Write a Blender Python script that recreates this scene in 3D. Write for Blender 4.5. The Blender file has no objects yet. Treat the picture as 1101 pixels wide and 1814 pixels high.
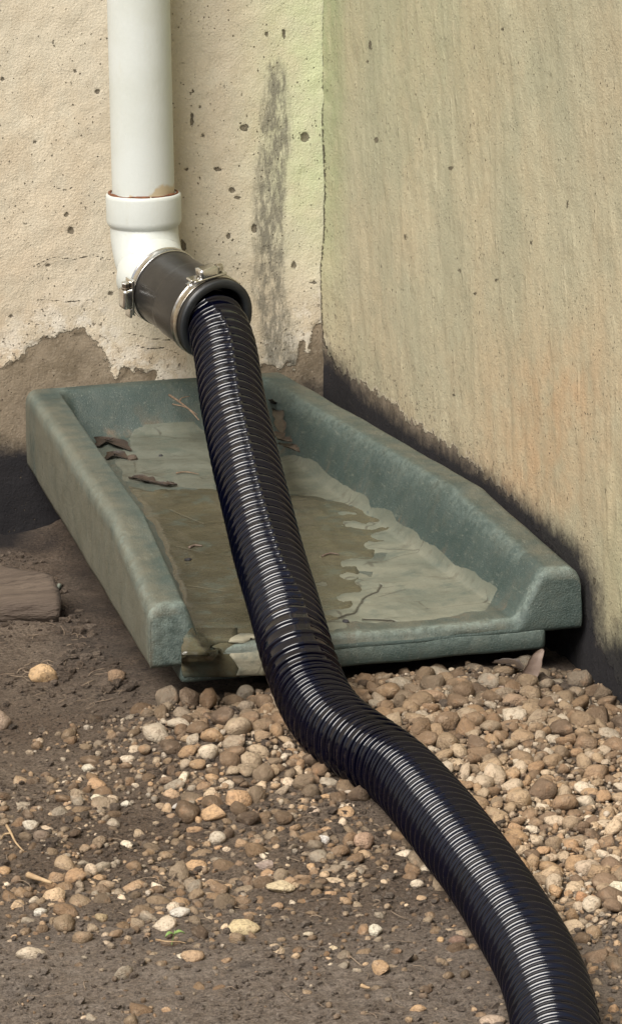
import bpy, bmesh, math, random
import numpy as np
from mathutils import Vector, Matrix

random.seed(7)
RNG = np.random.default_rng(11)
sc = bpy.context.scene
col = sc.collection
rad = math.radians

# ------------------------------------------------------------------ camera
PW, PH, FPX = 1101.0, 1814.0, 6500.0
PITCH, YAW, ROLL = 0.2437550936, 0.2814578627, -0.0143252649
CAM = np.array([-1.09156776551, -3.697600728, 0.92518745888])
_F = np.array([math.sin(YAW)*math.cos(PITCH), math.cos(YAW)*math.cos(PITCH), -math.sin(PITCH)])
_R0 = np.array([math.cos(YAW), -math.sin(YAW), 0.0])
_U0 = np.cross(_R0, _F)
_R = math.cos(ROLL)*_R0 + math.sin(ROLL)*_U0
_U = -math.sin(ROLL)*_R0 + math.cos(ROLL)*_U0
cam_data = bpy.data.cameras.new('camera')
cam = bpy.data.objects.new('camera', cam_data)
col.objects.link(cam)
cam_data.sensor_fit = 'VERTICAL'
cam_data.sensor_height = 24.0
cam_data.lens = FPX/PH*24.0
cam_data.clip_start = 0.05
cam_data.clip_end = 400.0
M = Matrix.Identity(4)
for i in range(3):
    M[i][0], M[i][1], M[i][2], M[i][3] = _R[i], _U[i], -_F[i], CAM[i]
cam.matrix_world = M
sc.camera = cam

# ------------------------------------------------------------------ sky, sun, exposure
SUN_TO = Vector((-0.62, -0.60, 1.0)).normalized()
w = bpy.data.worlds.new("World"); sc.world = w; w.use_nodes = True
wn = w.node_tree; bg = wn.nodes['Background']
sky = wn.nodes.new('ShaderNodeTexSky'); sky.sky_type = 'NISHITA'; sky.sun_disc = False
sky.sun_elevation = math.asin(SUN_TO.z); sky.sun_rotation = math.atan2(SUN_TO.x, SUN_TO.y)
sky.air_density = 1.0; sky.dust_density = 3.0; sky.ozone_density = 0.6
wn.links.new(sky.outputs[0], bg.inputs[0]); bg.inputs[1].default_value = 0.07
sl = bpy.data.lights.new('sun', 'SUN'); sl.energy = 3.6; sl.angle = rad(36); sl.color = (1.0, 0.96, 0.90)
so = bpy.data.objects.new('sun', sl); col.objects.link(so)
so.rotation_euler = SUN_TO.to_track_quat('Z', 'Y').to_euler()
sc.view_settings.view_transform = 'Standard'; sc.view_settings.look = 'None'
sc.view_settings.exposure = 0.62; sc.view_settings.gamma = 1.0
sc.view_settings.use_curve_mapping = False

# ------------------------------------------------------------------ helpers
def at(u, v, ax, val):
    """world point seen at photograph pixel (u, v) on the plane axis ax = val"""
    d = _F + (u-PW/2)/FPX*_R - (v-PH/2)/FPX*_U
    return CAM + (val-CAM[ax])/d[ax]*d

def pix(P):
    d = np.asarray(P, float) - CAM
    z = d @ _F
    return PW/2 + FPX*(d @ _R)/z, PH/2 - FPX*(d @ _U)/z

def _hash(ix, iy, iz, seed):
    n = (ix.astype(np.int64)*374761393 + iy.astype(np.int64)*668265263 + iz.astype(np.int64)*2147483647 + seed*974711)
    n = (n ^ (n >> 13)) * 1274126177 & 0x7fffffff
    n = (n ^ (n >> 16)) * 668265263 & 0x7fffffff
    return ((n ^ (n >> 11)) & 0xffff) / 32767.5 - 1.0

def vnoise(x, y, z=0.0, seed=0):
    x = np.asarray(x, float); y = np.asarray(y, float); z = np.broadcast_to(np.asarray(z, float), x.shape)
    ix, iy, iz = np.floor(x), np.floor(y), np.floor(z)
    fx, fy, fz = x-ix, y-iy, z-iz
    fx, fy, fz = [t*t*t*(t*(t*6-15)+10) for t in (fx, fy, fz)]
    r = 0
    for a in (0, 1):
        for b in (0, 1):
            for c in (0, 1):
                r = r + _hash(ix+a, iy+b, iz+c, seed)*(fx if a else 1-fx)*(fy if b else 1-fy)*(fz if c else 1-fz)
    return r

def fbm(x, y, z=0.0, oct=4, seed=0):
    r, a, s = 0, 1.0, 1.0
    for k in range(oct):
        r = r + a*vnoise(np.asarray(x)*s+k*17.3, np.asarray(y)*s-k*9.1, np.asarray(z)*s+k*3.7, seed+k)
        a *= 0.5; s *= 2.03
    return r

def sstep(a, b, x):
    t = np.clip((np.asarray(x, float)-a)/(b-a), 0, 1)
    return t*t*(3-2*t)

def seg_dist(px, py, pts):
    d = np.full(np.shape(px), 1e9)
    for (ax, ay), (bx, by) in zip(pts[:-1], pts[1:]):
        vx, vy = bx-ax, by-ay
        t = np.clip(((px-ax)*vx+(py-ay)*vy)/(vx*vx+vy*vy+1e-12), 0, 1)
        d = np.minimum(d, np.hypot(px-ax-t*vx, py-ay-t*vy))
    return d

def poly_sd(px, py, pts):
    """positive inside"""
    q = list(pts)+[pts[0]]
    d = seg_dist(px, py, q)
    ins = np.zeros(np.shape(px), bool)
    for (ax, ay), (bx, by) in zip(q[:-1], q[1:]):
        c = ((ay > py) != (by > py)) & (px < (bx-ax)*(py-ay)/((by-ay) if by != ay else 1e-9)+ax)
        ins ^= c
    return np.where(ins, d, -d)

BASE = {}
def put(o, parent, base):
    col.objects.link(o)
    if parent is not None:
        o.parent = parent
    else:
        o.location = Vector(base)

def mesh_np(name, V, F, mats, parent=None, base=(0, 0, 0), smooth=True, attrs=None, cattrs=None):
    """V (n,3) world coordinates, F list or (m,4)/(m,3) array; becomes ONE object"""
    if parent is not None:
        base = BASE[parent.name]
    base = np.array(base, float)
    V = np.asarray(V, float) - base
    me = bpy.data.meshes.new(name)
    if isinstance(F, np.ndarray):
        k = F.shape[1]
        me.vertices.add(len(V)); me.vertices.foreach_set('co', V.astype(np.float32).ravel())
        me.loops.add(F.size); me.loops.foreach_set('vertex_index', F.astype(np.int32).ravel())
        me.polygons.add(len(F)); me.polygons.foreach_set('loop_start', np.arange(0, F.size, k, dtype=np.int32))
        me.update(calc_edges=True)
    else:
        me.from_pydata([tuple(v) for v in V], [], F)
    me.polygons.foreach_set('use_smooth', np.full(len(me.polygons), bool(smooth)))
    if attrs:
        for k, a in attrs.items():
            at_ = me.attributes.new(k, 'FLOAT', 'POINT'); at_.data.foreach_set('value', np.asarray(a, np.float32).ravel())
    if cattrs:
        for k, a in cattrs.items():
            at_ = me.attributes.new(k, 'FLOAT_COLOR', 'POINT'); at_.data.foreach_set('color', np.asarray(a, np.float32).ravel())
    me.materials.append(mats)
    me.validate()
    o = bpy.data.objects.new(name, me)
    put(o, parent, base)
    BASE[o.name] = base
    return o

def empty(name, base):
    o = bpy.data.objects.new(name, None)
    o.empty_display_size = 0.03
    put(o, None, base)
    BASE[o.name] = np.array(base, float)
    return o

def tag(o, label=None, cat=None, group=None, kind=None):
    for k, v in (('label', label), ('category', cat), ('group', group), ('kind', kind)):
        if v:
            o[k] = v
    return o

def grid_faces(nu, nv, off=0, wrap=False, flip=False):
    """vertex (i,j) index off+i*nv+j ; wrap joins the last j to the first"""
    i, j = np.meshgrid(np.arange(nu-1), np.arange(nv if wrap else nv-1), indexing='ij')
    j2 = (j+1) % nv
    f = np.stack([off+i*nv+j, off+(i+1)*nv+j, off+(i+1)*nv+j2, off+i*nv+j2], -1).reshape(-1, 4)
    return f[:, ::-1].copy() if flip else f

def catmull(P, n):
    P = np.asarray(P, float)
    P = np.vstack([2*P[0]-P[1], P, 2*P[-1]-P[-2]])
    out = []
    for i in range(1, len(P)-2):
        t = np.linspace(0, 1, n, endpoint=False)[:, None]
        p0, p1, p2, p3 = P[i-1], P[i], P[i+1], P[i+2]
        out.append(0.5*((2*p1)+(-p0+p2)*t+(2*p0-5*p1+4*p2-p3)*t*t+(-p0+3*p1-3*p2+p3)*t**3))
    out.append(P[-2][None])
    return np.vstack(out)

def resample(P, s_new):
    d = np.r_[0, np.cumsum(np.linalg.norm(np.diff(P, axis=0), axis=1))]
    return np.stack([np.interp(s_new, d, P[:, k]) for k in range(P.shape[1])], 1)

def length(P):
    return np.linalg.norm(np.diff(P, axis=0), axis=1).sum()

def unit(v):
    v = np.asarray(v, float)
    return v/np.linalg.norm(v, axis=-1, keepdims=True)

def frames(P, ref):
    """tangent, side a (closest to ref), side b, per point; ref constant or per point"""
    T = unit(np.gradient(P, axis=0))
    ref = np.broadcast_to(np.asarray(ref, float), P.shape)
    A = unit(ref-(ref*T).sum(1)[:, None]*T)
    return T, A, np.cross(T, A)

def sweep(P, r, ref, n=32, caps=True):
    """tube: r scalar, (m,) or (m,n)"""
    T, A, B = frames(P, ref)
    m = len(P)
    th = np.linspace(0, 2*math.pi, n, endpoint=False)
    r = np.asarray(r, float)
    if r.ndim == 0: r = np.full(m, float(r))
    if r.ndim == 1: r = r[:, None]
    r = np.broadcast_to(r, (m, n))
    V = P[:, None, :] + r[..., None]*(np.cos(th)[None, :, None]*A[:, None, :]+np.sin(th)[None, :, None]*B[:, None, :])
    F = grid_faces(m, n, wrap=True, flip=True)
    V = V.reshape(-1, 3)
    if caps:
        V = np.vstack([V, P[0], P[-1]])
        c0, c1 = m*n, m*n+1
        k = np.arange(n); k2 = (k+1) % n
        F = np.vstack([F, np.stack([np.full(n, c0), k2, k, k], 1), np.stack([np.full(n, c1), (m-1)*n+k, (m-1)*n+k2, (m-1)*n+k2], 1)])
        F = [tuple(q) if len(set(q)) == 4 else tuple(dict.fromkeys(q)) for q in F.tolist()]
    return V, F

def join(parts):
    Vs, Fs, o = [], [], 0
    for V, F in parts:
        Vs.append(np.asarray(V)); Fs += [tuple(int(i)+o for i in f) for f in F]
        o += len(V)
    return np.vstack(Vs), Fs

def lathe(prof, origin, axis, ref, n=48):
    """prof: (s, r) along axis; closed by caller"""
    a = unit(axis); e1 = unit(np.asarray(ref)-np.dot(ref, a)*a); e2 = np.cross(a, e1)
    th = np.linspace(0, 2*math.pi, n, endpoint=False)
    prof = np.array(prof, float)
    V = np.asarray(origin)[None, None]+prof[:, 0, None, None]*a+prof[:, 1, None, None]*(np.cos(th)[None, :, None]*e1+np.sin(th)[None, :, None]*e2)
    F = grid_faces(len(prof), n, wrap=True, flip=True)
    return V.reshape(-1, 3), [tuple(f) for f in F.tolist()]

def bevel_box(c, ax, ay, az, hx, hy, hz, b):
    bm = bmesh.new(); bmesh.ops.create_cube(bm, size=2.0)
    for v in bm.verts: v.co = Vector((v.co.x*hx, v.co.y*hy, v.co.z*hz))
    bmesh.ops.bevel(bm, geom=list(bm.edges), offset=b, segments=2, profile=0.7, affect='EDGES')
    V = np.array([v.co[:] for v in bm.verts]); F = [tuple(v.index for v in f.verts) for f in bm.faces]
    bm.free()
    return np.asarray(c)+V[:, :1]*np.asarray(ax)+V[:, 1:2]*np.asarray(ay)+V[:, 2:3]*np.asarray(az), F

# ------------------------------------------------------------------ material kit
class NT:
    def __init__(s, name):
        s.m = bpy.data.materials.new(name); s.m.use_nodes = True
        s.t = s.m.node_tree; s.b = s.t.nodes['Principled BSDF']
    def new(s, ty, **k):
        n = s.t.nodes.new(ty)
        for a, v in k.items(): setattr(n, a, v)
        return n
    def put(s, sock, v):
        if isinstance(v, bpy.types.NodeSocket): s.t.links.new(v, sock)
        elif isinstance(v, (tuple, list)) and len(v) == 3 and sock.type == 'RGBA': sock.default_value = (*v, 1)
        else: sock.default_value = v
    def set(s, **k):
        for a, v in k.items(): s.put(s.b.inputs[a.replace('_', ' ')], v)
    def coord(s, sx=1, sy=1, sz=1):
        c = s.new('ShaderNodeTexCoord').outputs['Object']
        if (sx, sy, sz) == (1, 1, 1): return c
        m = s.new('ShaderNodeMapping'); s.put(m.inputs[0], c); m.inputs['Scale'].default_value = (sx, sy, sz)
        return m.outputs[0]
    def noise(s, scale, detail=3, rough=0.55, vec=None, dist=0.0, lac=2.0):
        n = s.new('ShaderNodeTexNoise'); s.put(n.inputs['Vector'], vec if vec is not None else s.coord())
        n.inputs['Scale'].default_value = scale; n.inputs['Detail'].default_value = detail
        n.inputs['Roughness'].default_value = rough; n.inputs['Distortion'].default_value = dist
        return n.outputs[0]
    def vor(s, scale, vec=None, feature='F1', out='Distance', rnd=1.0):
        n = s.new('ShaderNodeTexVoronoi', feature=feature); s.put(n.inputs['Vector'], vec if vec is not None else s.coord())
        n.inputs['Scale'].default_value = scale; n.inputs['Randomness'].default_value = rnd
        return n.outputs[out]
    def math(s, op, a, b=0.0, c=None, clamp=False):
        n = s.new('ShaderNodeMath', operation=op, use_clamp=clamp); s.put(n.inputs[0], a); s.put(n.inputs[1], b)
        if c is not None: s.put(n.inputs[2], c)
        return n.outputs[0]
    def rng(s, x, a, b, lo=0.0, hi=1.0, smooth=True):
        n = s.new('ShaderNodeMapRange'); n.interpolation_type = 'SMOOTHSTEP' if smooth else 'LINEAR'
        s.put(n.inputs[0], x)
        for i, v in enumerate((a, b, lo, hi)): n.inputs[1+i].default_value = v
        return n.outputs[0]
    def mix(s, f, a, b, mode='MIX'):
        n = s.new('ShaderNodeMix', data_type='RGBA', blend_type=mode)
        s.put(n.inputs[0], f); s.put(n.inputs[6], a); s.put(n.inputs[7], b)
        return n.outputs[2]
    def attr(s, name, out='Fac'):
        n = s.new('ShaderNodeAttribute', attribute_name=name); return n.outputs[out]
    def bump(s, h, dist, strength=1.0, normal=None):
        n = s.new('ShaderNodeBump'); n.inputs['Distance'].default_value = dist; n.inputs['Strength'].default_value = strength
        s.put(n.inputs['Height'], h)
        if normal is not None: s.put(n.inputs['Normal'], normal)
        return n.outputs[0]
    def sep(s, vec=None):
        n = s.new('ShaderNodeSeparateXYZ'); s.put(n.inputs[0], vec if vec is not None else s.coord()); return n.outputs

def mat_plaster(name, cream, warm, cool, streak):
    n = NT(name)
    st = n.coord(1, 1, 0.8 if streak else 0.7)
    x = n.noise(9, 6, .65); y = n.noise(34, 5, vec=st); fine = n.noise(420, 3); grain = n.noise(1100, 2)
    c = n.mix(n.rng(x, .35, .68), cream, warm)
    c = n.mix(n.math('MULTIPLY', n.rng(y, .42, .72), .4 if streak else .55), c, cool)
    c = n.mix(n.math('MULTIPLY', n.rng(fine, .52, .75), .35), c, tuple(min(1, k*1.45) for k in cream))
    c = n.mix(n.math('MULTIPLY', n.rng(n.noise(260, 4, vec=st), .5, .72), .16 if streak else .28), c, tuple(k*.5 for k in cream))
    c = n.mix(n.math('MULTIPLY', n.rng(n.noise(5.5, 6, .62), .46, .62), .55 if streak else .3), c, (.315, .305, .212) if streak else (.48, .43, .33))
    # green tint of algae (streaked wall: corner shade painted in too), warm rust tint: fields of their own
    c = n.mix(n.math('MULTIPLY', n.attr('green'), n.rng(n.noise(40, 4), .2, .7, .5, 1)), c, (.27, .30, .17) if streak else (.50, .55, .33))
    c = n.mix(n.math('MULTIPLY', n.attr('rust'), n.rng(n.noise(30, 4), .25, .7, .3, 1)), c, (.42, .25, .13))
    # bare cement
    cem = n.mix(n.rng(n.noise(26, 5), .3, .7), (.165, .130, .088), (.26, .21, .15))
    cem = n.mix(n.math('MULTIPLY', n.rng(n.noise(300, 4), .5, .75), .5), cem, (.33, .28, .21))
    edge = n.math('ADD', n.attr('peel'), n.math('MULTIPLY', n.math('SUBTRACT', n.noise(75, 6, .65), .5), .030))
    bare = n.rng(edge, -.0007, .0007)
    # flaking spots inside the old paint near the edge
    spots = n.math('MULTIPLY', n.rng(n.noise(150, 5, .7), .60, .63), n.rng(edge, -.03, -.002))
    bare = n.math('MAXIMUM', bare, spots)
    flk = n.math('MULTIPLY', n.rng(n.noise(42, 6, .7), .44, .58), n.rng(edge, -.055, -.004))
    c = n.mix(n.math('MULTIPLY', flk, .0 if streak else .75), c, (.66, .61, .52))
    rim = n.math('MULTIPLY', n.rng(edge, -.004, -.0006), n.rng(edge, .0009, -.0004))
    c = n.mix(n.math('MULTIPLY', rim, .5), c, (.62, .55, .42))
    # grey weathered strip
    gs = n.math('ADD', n.attr('strip'), n.math('MULTIPLY', n.math('SUBTRACT', n.noise(80, 7, .8, vec=n.coord(1, 1, .22)), .5), .034))
    gm = n.math('MULTIPLY', n.rng(gs, -.004, .007), n.rng(n.noise(130, 7, .8, vec=n.coord(1, 1, .3)), .36, .56))
    c = n.mix(n.math('MULTIPLY', gm, .85), c, (.155, .145, .115))
    c = n.mix(bare, c, cem)
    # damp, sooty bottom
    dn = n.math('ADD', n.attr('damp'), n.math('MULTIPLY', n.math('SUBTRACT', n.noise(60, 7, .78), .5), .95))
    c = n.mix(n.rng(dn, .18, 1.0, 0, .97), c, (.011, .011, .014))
    # chips and small pits
    ch = n.math('ADD', n.attr('chip'), n.math('MULTIPLY', n.math('SUBTRACT', n.noise(300, 5, .75), .5), .0060))
    chip = n.rng(ch, -.0002, .0006)
    pitmask = n.rng(n.noise(20, 3), .40, .55)
    pv = n.math('ADD', n.vor(150, vec=n.coord(1, 1, .8)), n.math('MULTIPLY', n.math('SUBTRACT', n.noise(380, 4, .7), .34), .42))
    pit = n.math('MULTIPLY', n.rng(pv, .20, .13), pitmask)
    pv2 = n.vor(62, vec=n.coord(1, 1, .6)); pit2 = n.math('MULTIPLY', n.rng(n.math('ADD', pv2, n.math('MULTIPLY', n.math('SUBTRACT', n.noise(260, 5, .75), .32), .42)), .145, .10), n.rng(n.noise(13, 2), .5, .56))
    pits = n.math('MAXIMUM', pit, pit2)
    fl = n.math('MULTIPLY', n.rng(n.math('ADD', n.vor(300, vec=n.coord(1, 1, .6)), n.math('MULTIPLY', n.noise(900, 3), .12)), .21, .14), n.rng(n.noise(34, 4, .6), .50, .60))
    pits = n.math('MAXIMUM', pits, n.math('MULTIPLY', fl, .8))
    holes = n.math('MAXIMUM', pits, chip)
    c = n.mix(n.math('MULTIPLY', holes, .82), c, (.085, .068, .045))
    cr = n.math('ADD', n.attr('crack'), n.math('MULTIPLY', n.math('ABSOLUTE', n.math('SUBTRACT', n.noise(160, 4), .5)), .006))
    crack = n.rng(cr, .0011, .0004)
    c = n.mix(n.math('MULTIPLY', crack, .85), c, (.05, .04, .03))
    h = n.math('MULTIPLY', n.noise(90, 4, vec=st), .55 if streak else .35)
    h = n.math('ADD', h, n.math('MULTIPLY', fine, .35))
    h = n.math('ADD', h, n.math('MULTIPLY', grain, .16))
    lump = n.rng(n.noise(60, 4, vec=n.coord(1, 1, .42)), .56, .86)
    h = n.math('ADD', h, n.math('MULTIPLY', lump, .8 if streak else .15))
    h = n.math('SUBTRACT', h, n.math('MULTIPLY', bare, .9))
    h = n.math('SUBTRACT', h, n.math('MULTIPLY', holes, 1.1))
    h = n.math('SUBTRACT', h, n.math('MULTIPLY', crack, 1.2))
    n.set(Base_Color=c, Roughness=.9, Normal=n.bump(h, .0022))
    n.b.inputs['Specular IOR Level'].default_value = .25
    return n.m

def mat_soil():
    n = NT('soil')
    c = n.mix(n.rng(n.noise(6, 5), .35, .65), (.155, .110, .076), (.235, .180, .132))
    c = n.mix(n.rng(n.noise(60, 6, .7), .45, .75), c, (.092, .062, .042))
    c = n.mix(n.math('MULTIPLY', n.rng(n.noise(480, 4, .7), .50, .66), .75), c, (.25, .20, .155))
    c = n.mix(n.math('MULTIPLY', n.rng(n.noise(300, 4, .7), .54, .64), .85), c, (.038, .027, .020))
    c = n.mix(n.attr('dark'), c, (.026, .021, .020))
    c = n.mix(n.math('MULTIPLY', n.attr('pale'), n.rng(n.noise(90, 5), .3, .7, .3, 1)), c, (.32, .265, .215))
    h = n.math('ADD', n.math('MULTIPLY', n.noise(120, 6, .75), 1.0), n.math('MULTIPLY', n.noise(520, 5, .75), .9))
    g = n.rng(n.noise(330, 6, .8), .36, .66, .45, 1.45, smooth=False)
    gc = n.new('ShaderNodeCombineColor')
    for q_ in range(3): n.put(gc.inputs[q_], g)
    c = n.mix(1.0, c, gc.outputs[0], 'MULTIPLY')
    n.set(Base_Color=c, Roughness=n.rng(n.noise(50, 3), .3, .7, .75, .95), Normal=n.bump(h, .0075))
    n.b.inputs['Specular IOR Level'].default_value = .3
    return n.m

def mat_stone(name, src):
    n = NT(name)
    base = n.attr('tint', 'Color') if src == 'attr' else n.new('ShaderNodeObjectInfo').outputs['Color']
    s = 1.0 if src == 'attr' else 0.008
    c = n.mix(n.math('MULTIPLY', n.rng(n.noise(140*s, 4, .6), .45, .75), .30), base, (.58, .46, .33), 'MIX')
    c = n.mix(n.math('MULTIPLY', n.rng(n.noise(330*s, 5, .75), .47, .64), .55), c, (.13, .088, .055))
    c = n.mix(n.math('MULTIPLY', n.rng(n.noise(90*s, 3), .55, .8), .5), c, (.40, .22, .11))
    h = n.math('ADD', n.noise(260*s, 5, .7), n.math('MULTIPLY', n.noise(900*s, 3), .5))
    n.set(Base_Color=c, Roughness=.68, Normal=n.bump(h, .0030))
    n.b.inputs['Specular IOR Level'].default_value = .35
    return n.m

def mat_block():
    n = NT('weathered_green_plastic')
    z = n.attr('height')
    teal = n.mix(n.rng(n.noise(14, 5), .35, .7), (.030, .049, .043), (.050, .071, .062))
    c = n.mix(n.math('MULTIPLY', n.rng(n.noise(50, 5, .7), .45, .75), .5), teal, (.080, .089, .068))
    dust = n.math('ADD', n.attr('dust'), n.math('MULTIPLY', n.math('SUBTRACT', n.noise(38, 6, .7), .5), .9))
    c = n.mix(n.rng(dust, .20, .80, 0, .88), c, (.125, .118, .084))
    c = n.mix(n.math('MULTIPLY', n.rng(n.noise(30, 5, .7, vec=n.coord(1, 1, .3)), .52, .72), n.attr('rusty')), c, (.100, .082, .055))
    c = n.mix(n.math('MULTIPLY', n.rng(n.noise(420, 5, .8), .50, .68), .5), c, (.030, .040, .034))
    c = n.mix(n.math('MULTIPLY', n.rng(n.noise(260, 5, .8, vec=n.coord(1, .25, 1)), .56, .70), .45), c, (.19, .20, .16))
    sp = n.rng(n.vor(420), .16, .08)
    c = n.mix(n.math('MULTIPLY', sp, n.rng(n.noise(60, 3), .45, .6, 0, .55)), c, (.42, .44, .38))
    sp2 = n.rng(n.vor(260), .13, .07)
    c = n.mix(n.math('MULTIPLY', sp2, n.rng(n.noise(45, 3), .5, .6, 0, .7)), c, (.03, .035, .03))
    wear = n.attr('wear')
    c = n.mix(n.math('MULTIPLY', wear, n.rng(n.noise(160, 5, .75), .35, .65, .1, .75)), c, (.20, .245, .215))
    h = n.math('ADD', n.noise(650, 3, .7), n.math('MULTIPLY', n.noise(90, 4), .6))
    n.set(Base_Color=c, Roughness=n.rng(n.noise(40, 3), .3, .7, .5, .72), Normal=n.bump(h, .0010))
    return n.m

def mat_silt(name, a, b, rough, dark, dry=True):
    n = NT(name)
    c = n.mix(n.rng(n.noise(25, 5, .6, vec=n.coord(.45, 1, 1)), .35, .68), a, b)
    c = n.mix(n.math('MULTIPLY', n.rng(n.noise(90, 6, .7, vec=n.coord(.35, 1, 1)), .52, .72), .6), c, dark)
    c = n.mix(n.math('MULTIPLY', n.rng(n.noise(520, 3, .7), .58, .72), .35), c, tuple(k*1.7 for k in a))
    c = n.mix(n.math('MULTIPLY', n.rng(n.noise(38, 6, .7), .50, .68), .65), c, (.070, .088, .072))
    ve = n.vor(30, vec=n.coord(.45, 1, 1), feature='DISTANCE_TO_EDGE')
    ve = n.math('ADD', ve, n.math('MULTIPLY', n.noise(90, 4), .05))
    vc = n.math('MULTIPLY', n.rng(ve, .045, .028), n.rng(n.noise(16, 3), .46, .56, 0, .65 if dry else 0))
    c = n.mix(vc, c, tuple(k*.6 for k in dark))
    cr = n.attr('crack')
    c = n.mix(n.rng(cr, .0011, .0003), c, tuple(k*.35 for k in dark))
    c = n.mix(n.math('MULTIPLY', n.attr('fade'), .9), c, (.085, .095, .072))
    h = n.math('ADD', n.noise(70, 5, vec=n.coord(.4, 1, 1)), n.math('MULTIPLY', n.noise(500, 3), .25))
    h = n.math('SUBTRACT', h, n.rng(cr, .0018, .0004))
    n.set(Base_Color=c, Roughness=rough, Normal=n.bump(h, .0012))
    return n.m

def mat_simple(name, c1, c2, rough=.5, scale=30, metal=0.0, bump=.0003, bscale=400, stretch=(1, 1, 1), spec=.5, coat=0.0, specks=None):
    n = NT(name)
    c = n.mix(n.rng(n.noise(scale, 5, .65, vec=n.coord(*stretch)), .35, .7), c1, c2)
    if specks:
        c = n.mix(n.rng(n.vor(specks[1]), specks[2], specks[2]*.5, 0, .8), c, specks[0])
    n.set(Base_Color=c, Roughness=rough, Metallic=metal, Normal=n.bump(n.noise(bscale, 4, .65, vec=n.coord(*stretch)), bump))
    n.b.inputs['Specular IOR Level'].default_value = spec
    n.b.inputs['Coat Weight'].default_value = coat
    return n.m

M_back = mat_plaster('cream_plaster', (.575, .515, .40), (.51, .435, .32), (.53, .495, .395), False)
M_side = mat_plaster('streaked_plaster', (.385, .355, .245), (.40, .345, .23), (.33, .31, .22), True)
M_soil = mat_soil()
M_stone_parts = mat_stone('river_pebble', 'obj')
M_stone_mass = mat_stone('river_gravel', 'attr')
M_block = mat_block()
M_wet = mat_silt('wet_silt', (.052, .047, .028), (.080, .071, .043), .22, (.034, .029, .018), dry=False)
M_dry = mat_silt('dried_silt', (.160, .162, .122), (.110, .120, .092), .62, (.065, .058, .040))
M_rubber = mat_simple('grey_rubber', (.017, .016, .015), (.030, .028, .025), .30, 18, bump=.0002, bscale=150, specks=((.10, .09, .08), 300, .10))
M_rubber_dark = mat_simple('black_rubber', (.016, .018, .020), (.028, .031, .034), .5, 30)
M_hose = mat_simple('glossy_black_hose', (.0006, .0009, .0060), (.0010, .0012, .004), .10, 40, bump=.00004, bscale=500, spec=.5, specks=((.05, .045, .04), 330, .05))
M_steel = mat_simple('bright_steel', (.78, .78, .77), (.62, .61, .59), .18, 120, metal=1.0, bump=.0001, bscale=600)
M_steel_old = mat_simple('dull_steel', (.60, .58, .53), (.38, .32, .25), .28, 150, metal=1.0, bump=.0001)
M_rust = mat_simple('rusty_sealant', (.16, .055, .02), (.08, .03, .012), .8, 200)
M_wood = mat_simple('weathered_wood', (.060, .042, .030), (.105, .078, .057), .85, 60, bump=.005, bscale=130, stretch=(.10, 1, 1))
M_chipwood = mat_simple('dry_wood', (.42, .30, .17), (.30, .20, .11), .8, 90, bump=.0005)
M_leaf_dry = mat_simple('dry_leaf', (.13, .090, .068), (.20, .15, .118), .7, 60, bump=.0006, bscale=300, stretch=(.3, 1, 1))
M_leaf_dark = mat_simple('rotten_leaf', (.020, .013, .009), (.045, .029, .018), .6, 80, bump=.0006)
M_twig = mat_simple('twig_bark', (.10, .065, .040), (.20, .14, .09), .85, 120)
M_root = mat_simple('pale_rootlet', (.24, .18, .12), (.14, .10, .07), .85, 200)
M_green = mat_simple('young_leaf', (.16, .26, .07), (.22, .33, .11), .5, 150)
M_char = mat_simple('black_clod', (.012, .012, .014), (.035, .032, .034), .7, 120, bump=.002, bscale=300)

M_flake = mat_silt('pale_mud', (.235, .215, .150), (.19, .175, .125), .8, (.13, .115, .08))
M_film = mat_silt('thin_silt_film', (.095, .100, .078), (.130, .138, .112), .38, (.055, .050, .034))

def mat_pvc():
    n = NT('white_pvc')
    c = n.mix(n.rng(n.noise(12, 5), .35, .7), (.50, .525, .50), (.455, .475, .435))
    c = n.mix(n.math('MULTIPLY', n.rng(n.noise(60, 6, .75, vec=n.coord(1, 1, .3)), .55, .78), .30), c, (.42, .40, .30))
    c = n.mix(n.rng(n.vor(300), .06, .03, 0, .6), c, (.15, .13, .1))
    sm = n.math('ADD', n.attr('smear'), n.math('MULTIPLY', n.math('SUBTRACT', n.noise(90, 5, .7), .5), .012))
    c = n.mix(n.rng(sm, -.001, .003, 0, .75), c, (.42, .31, .16))
    n.set(Base_Color=c, Roughness=.42, Normal=n.bump(n.noise(300, 4), .0002))
    return n.m
M_pvc = mat_pvc()

# ------------------------------------------------------------------ ground
BX0b, BX0f, BX1b, BX1f, BYb, BYf = -.3345, -.3935, -.0550, -.0045, -.012, -.785
def ground_h(x, y):
    x = np.asarray(x, float); y = np.asarray(y, float)
    h = .018*np.exp(-((y+.90)/.22)**2)*sstep(-.46, -.37, x)*(1-.8*sstep(-.09, 0, x))
    h = h - .030*np.exp(-(y/.38)**2)*(1-sstep(-.34, -.20, x))
    h = h + .0035*fbm(x*9, y*9, oct=3, seed=3) + .0024*fbm(x*48, y*48, oct=3, seed=8)
    far = sstep(1.5, 6, np.hypot(x, y+1))
    return h + far*.02*fbm(x*.8, y*.8, oct=2, seed=5)

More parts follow.
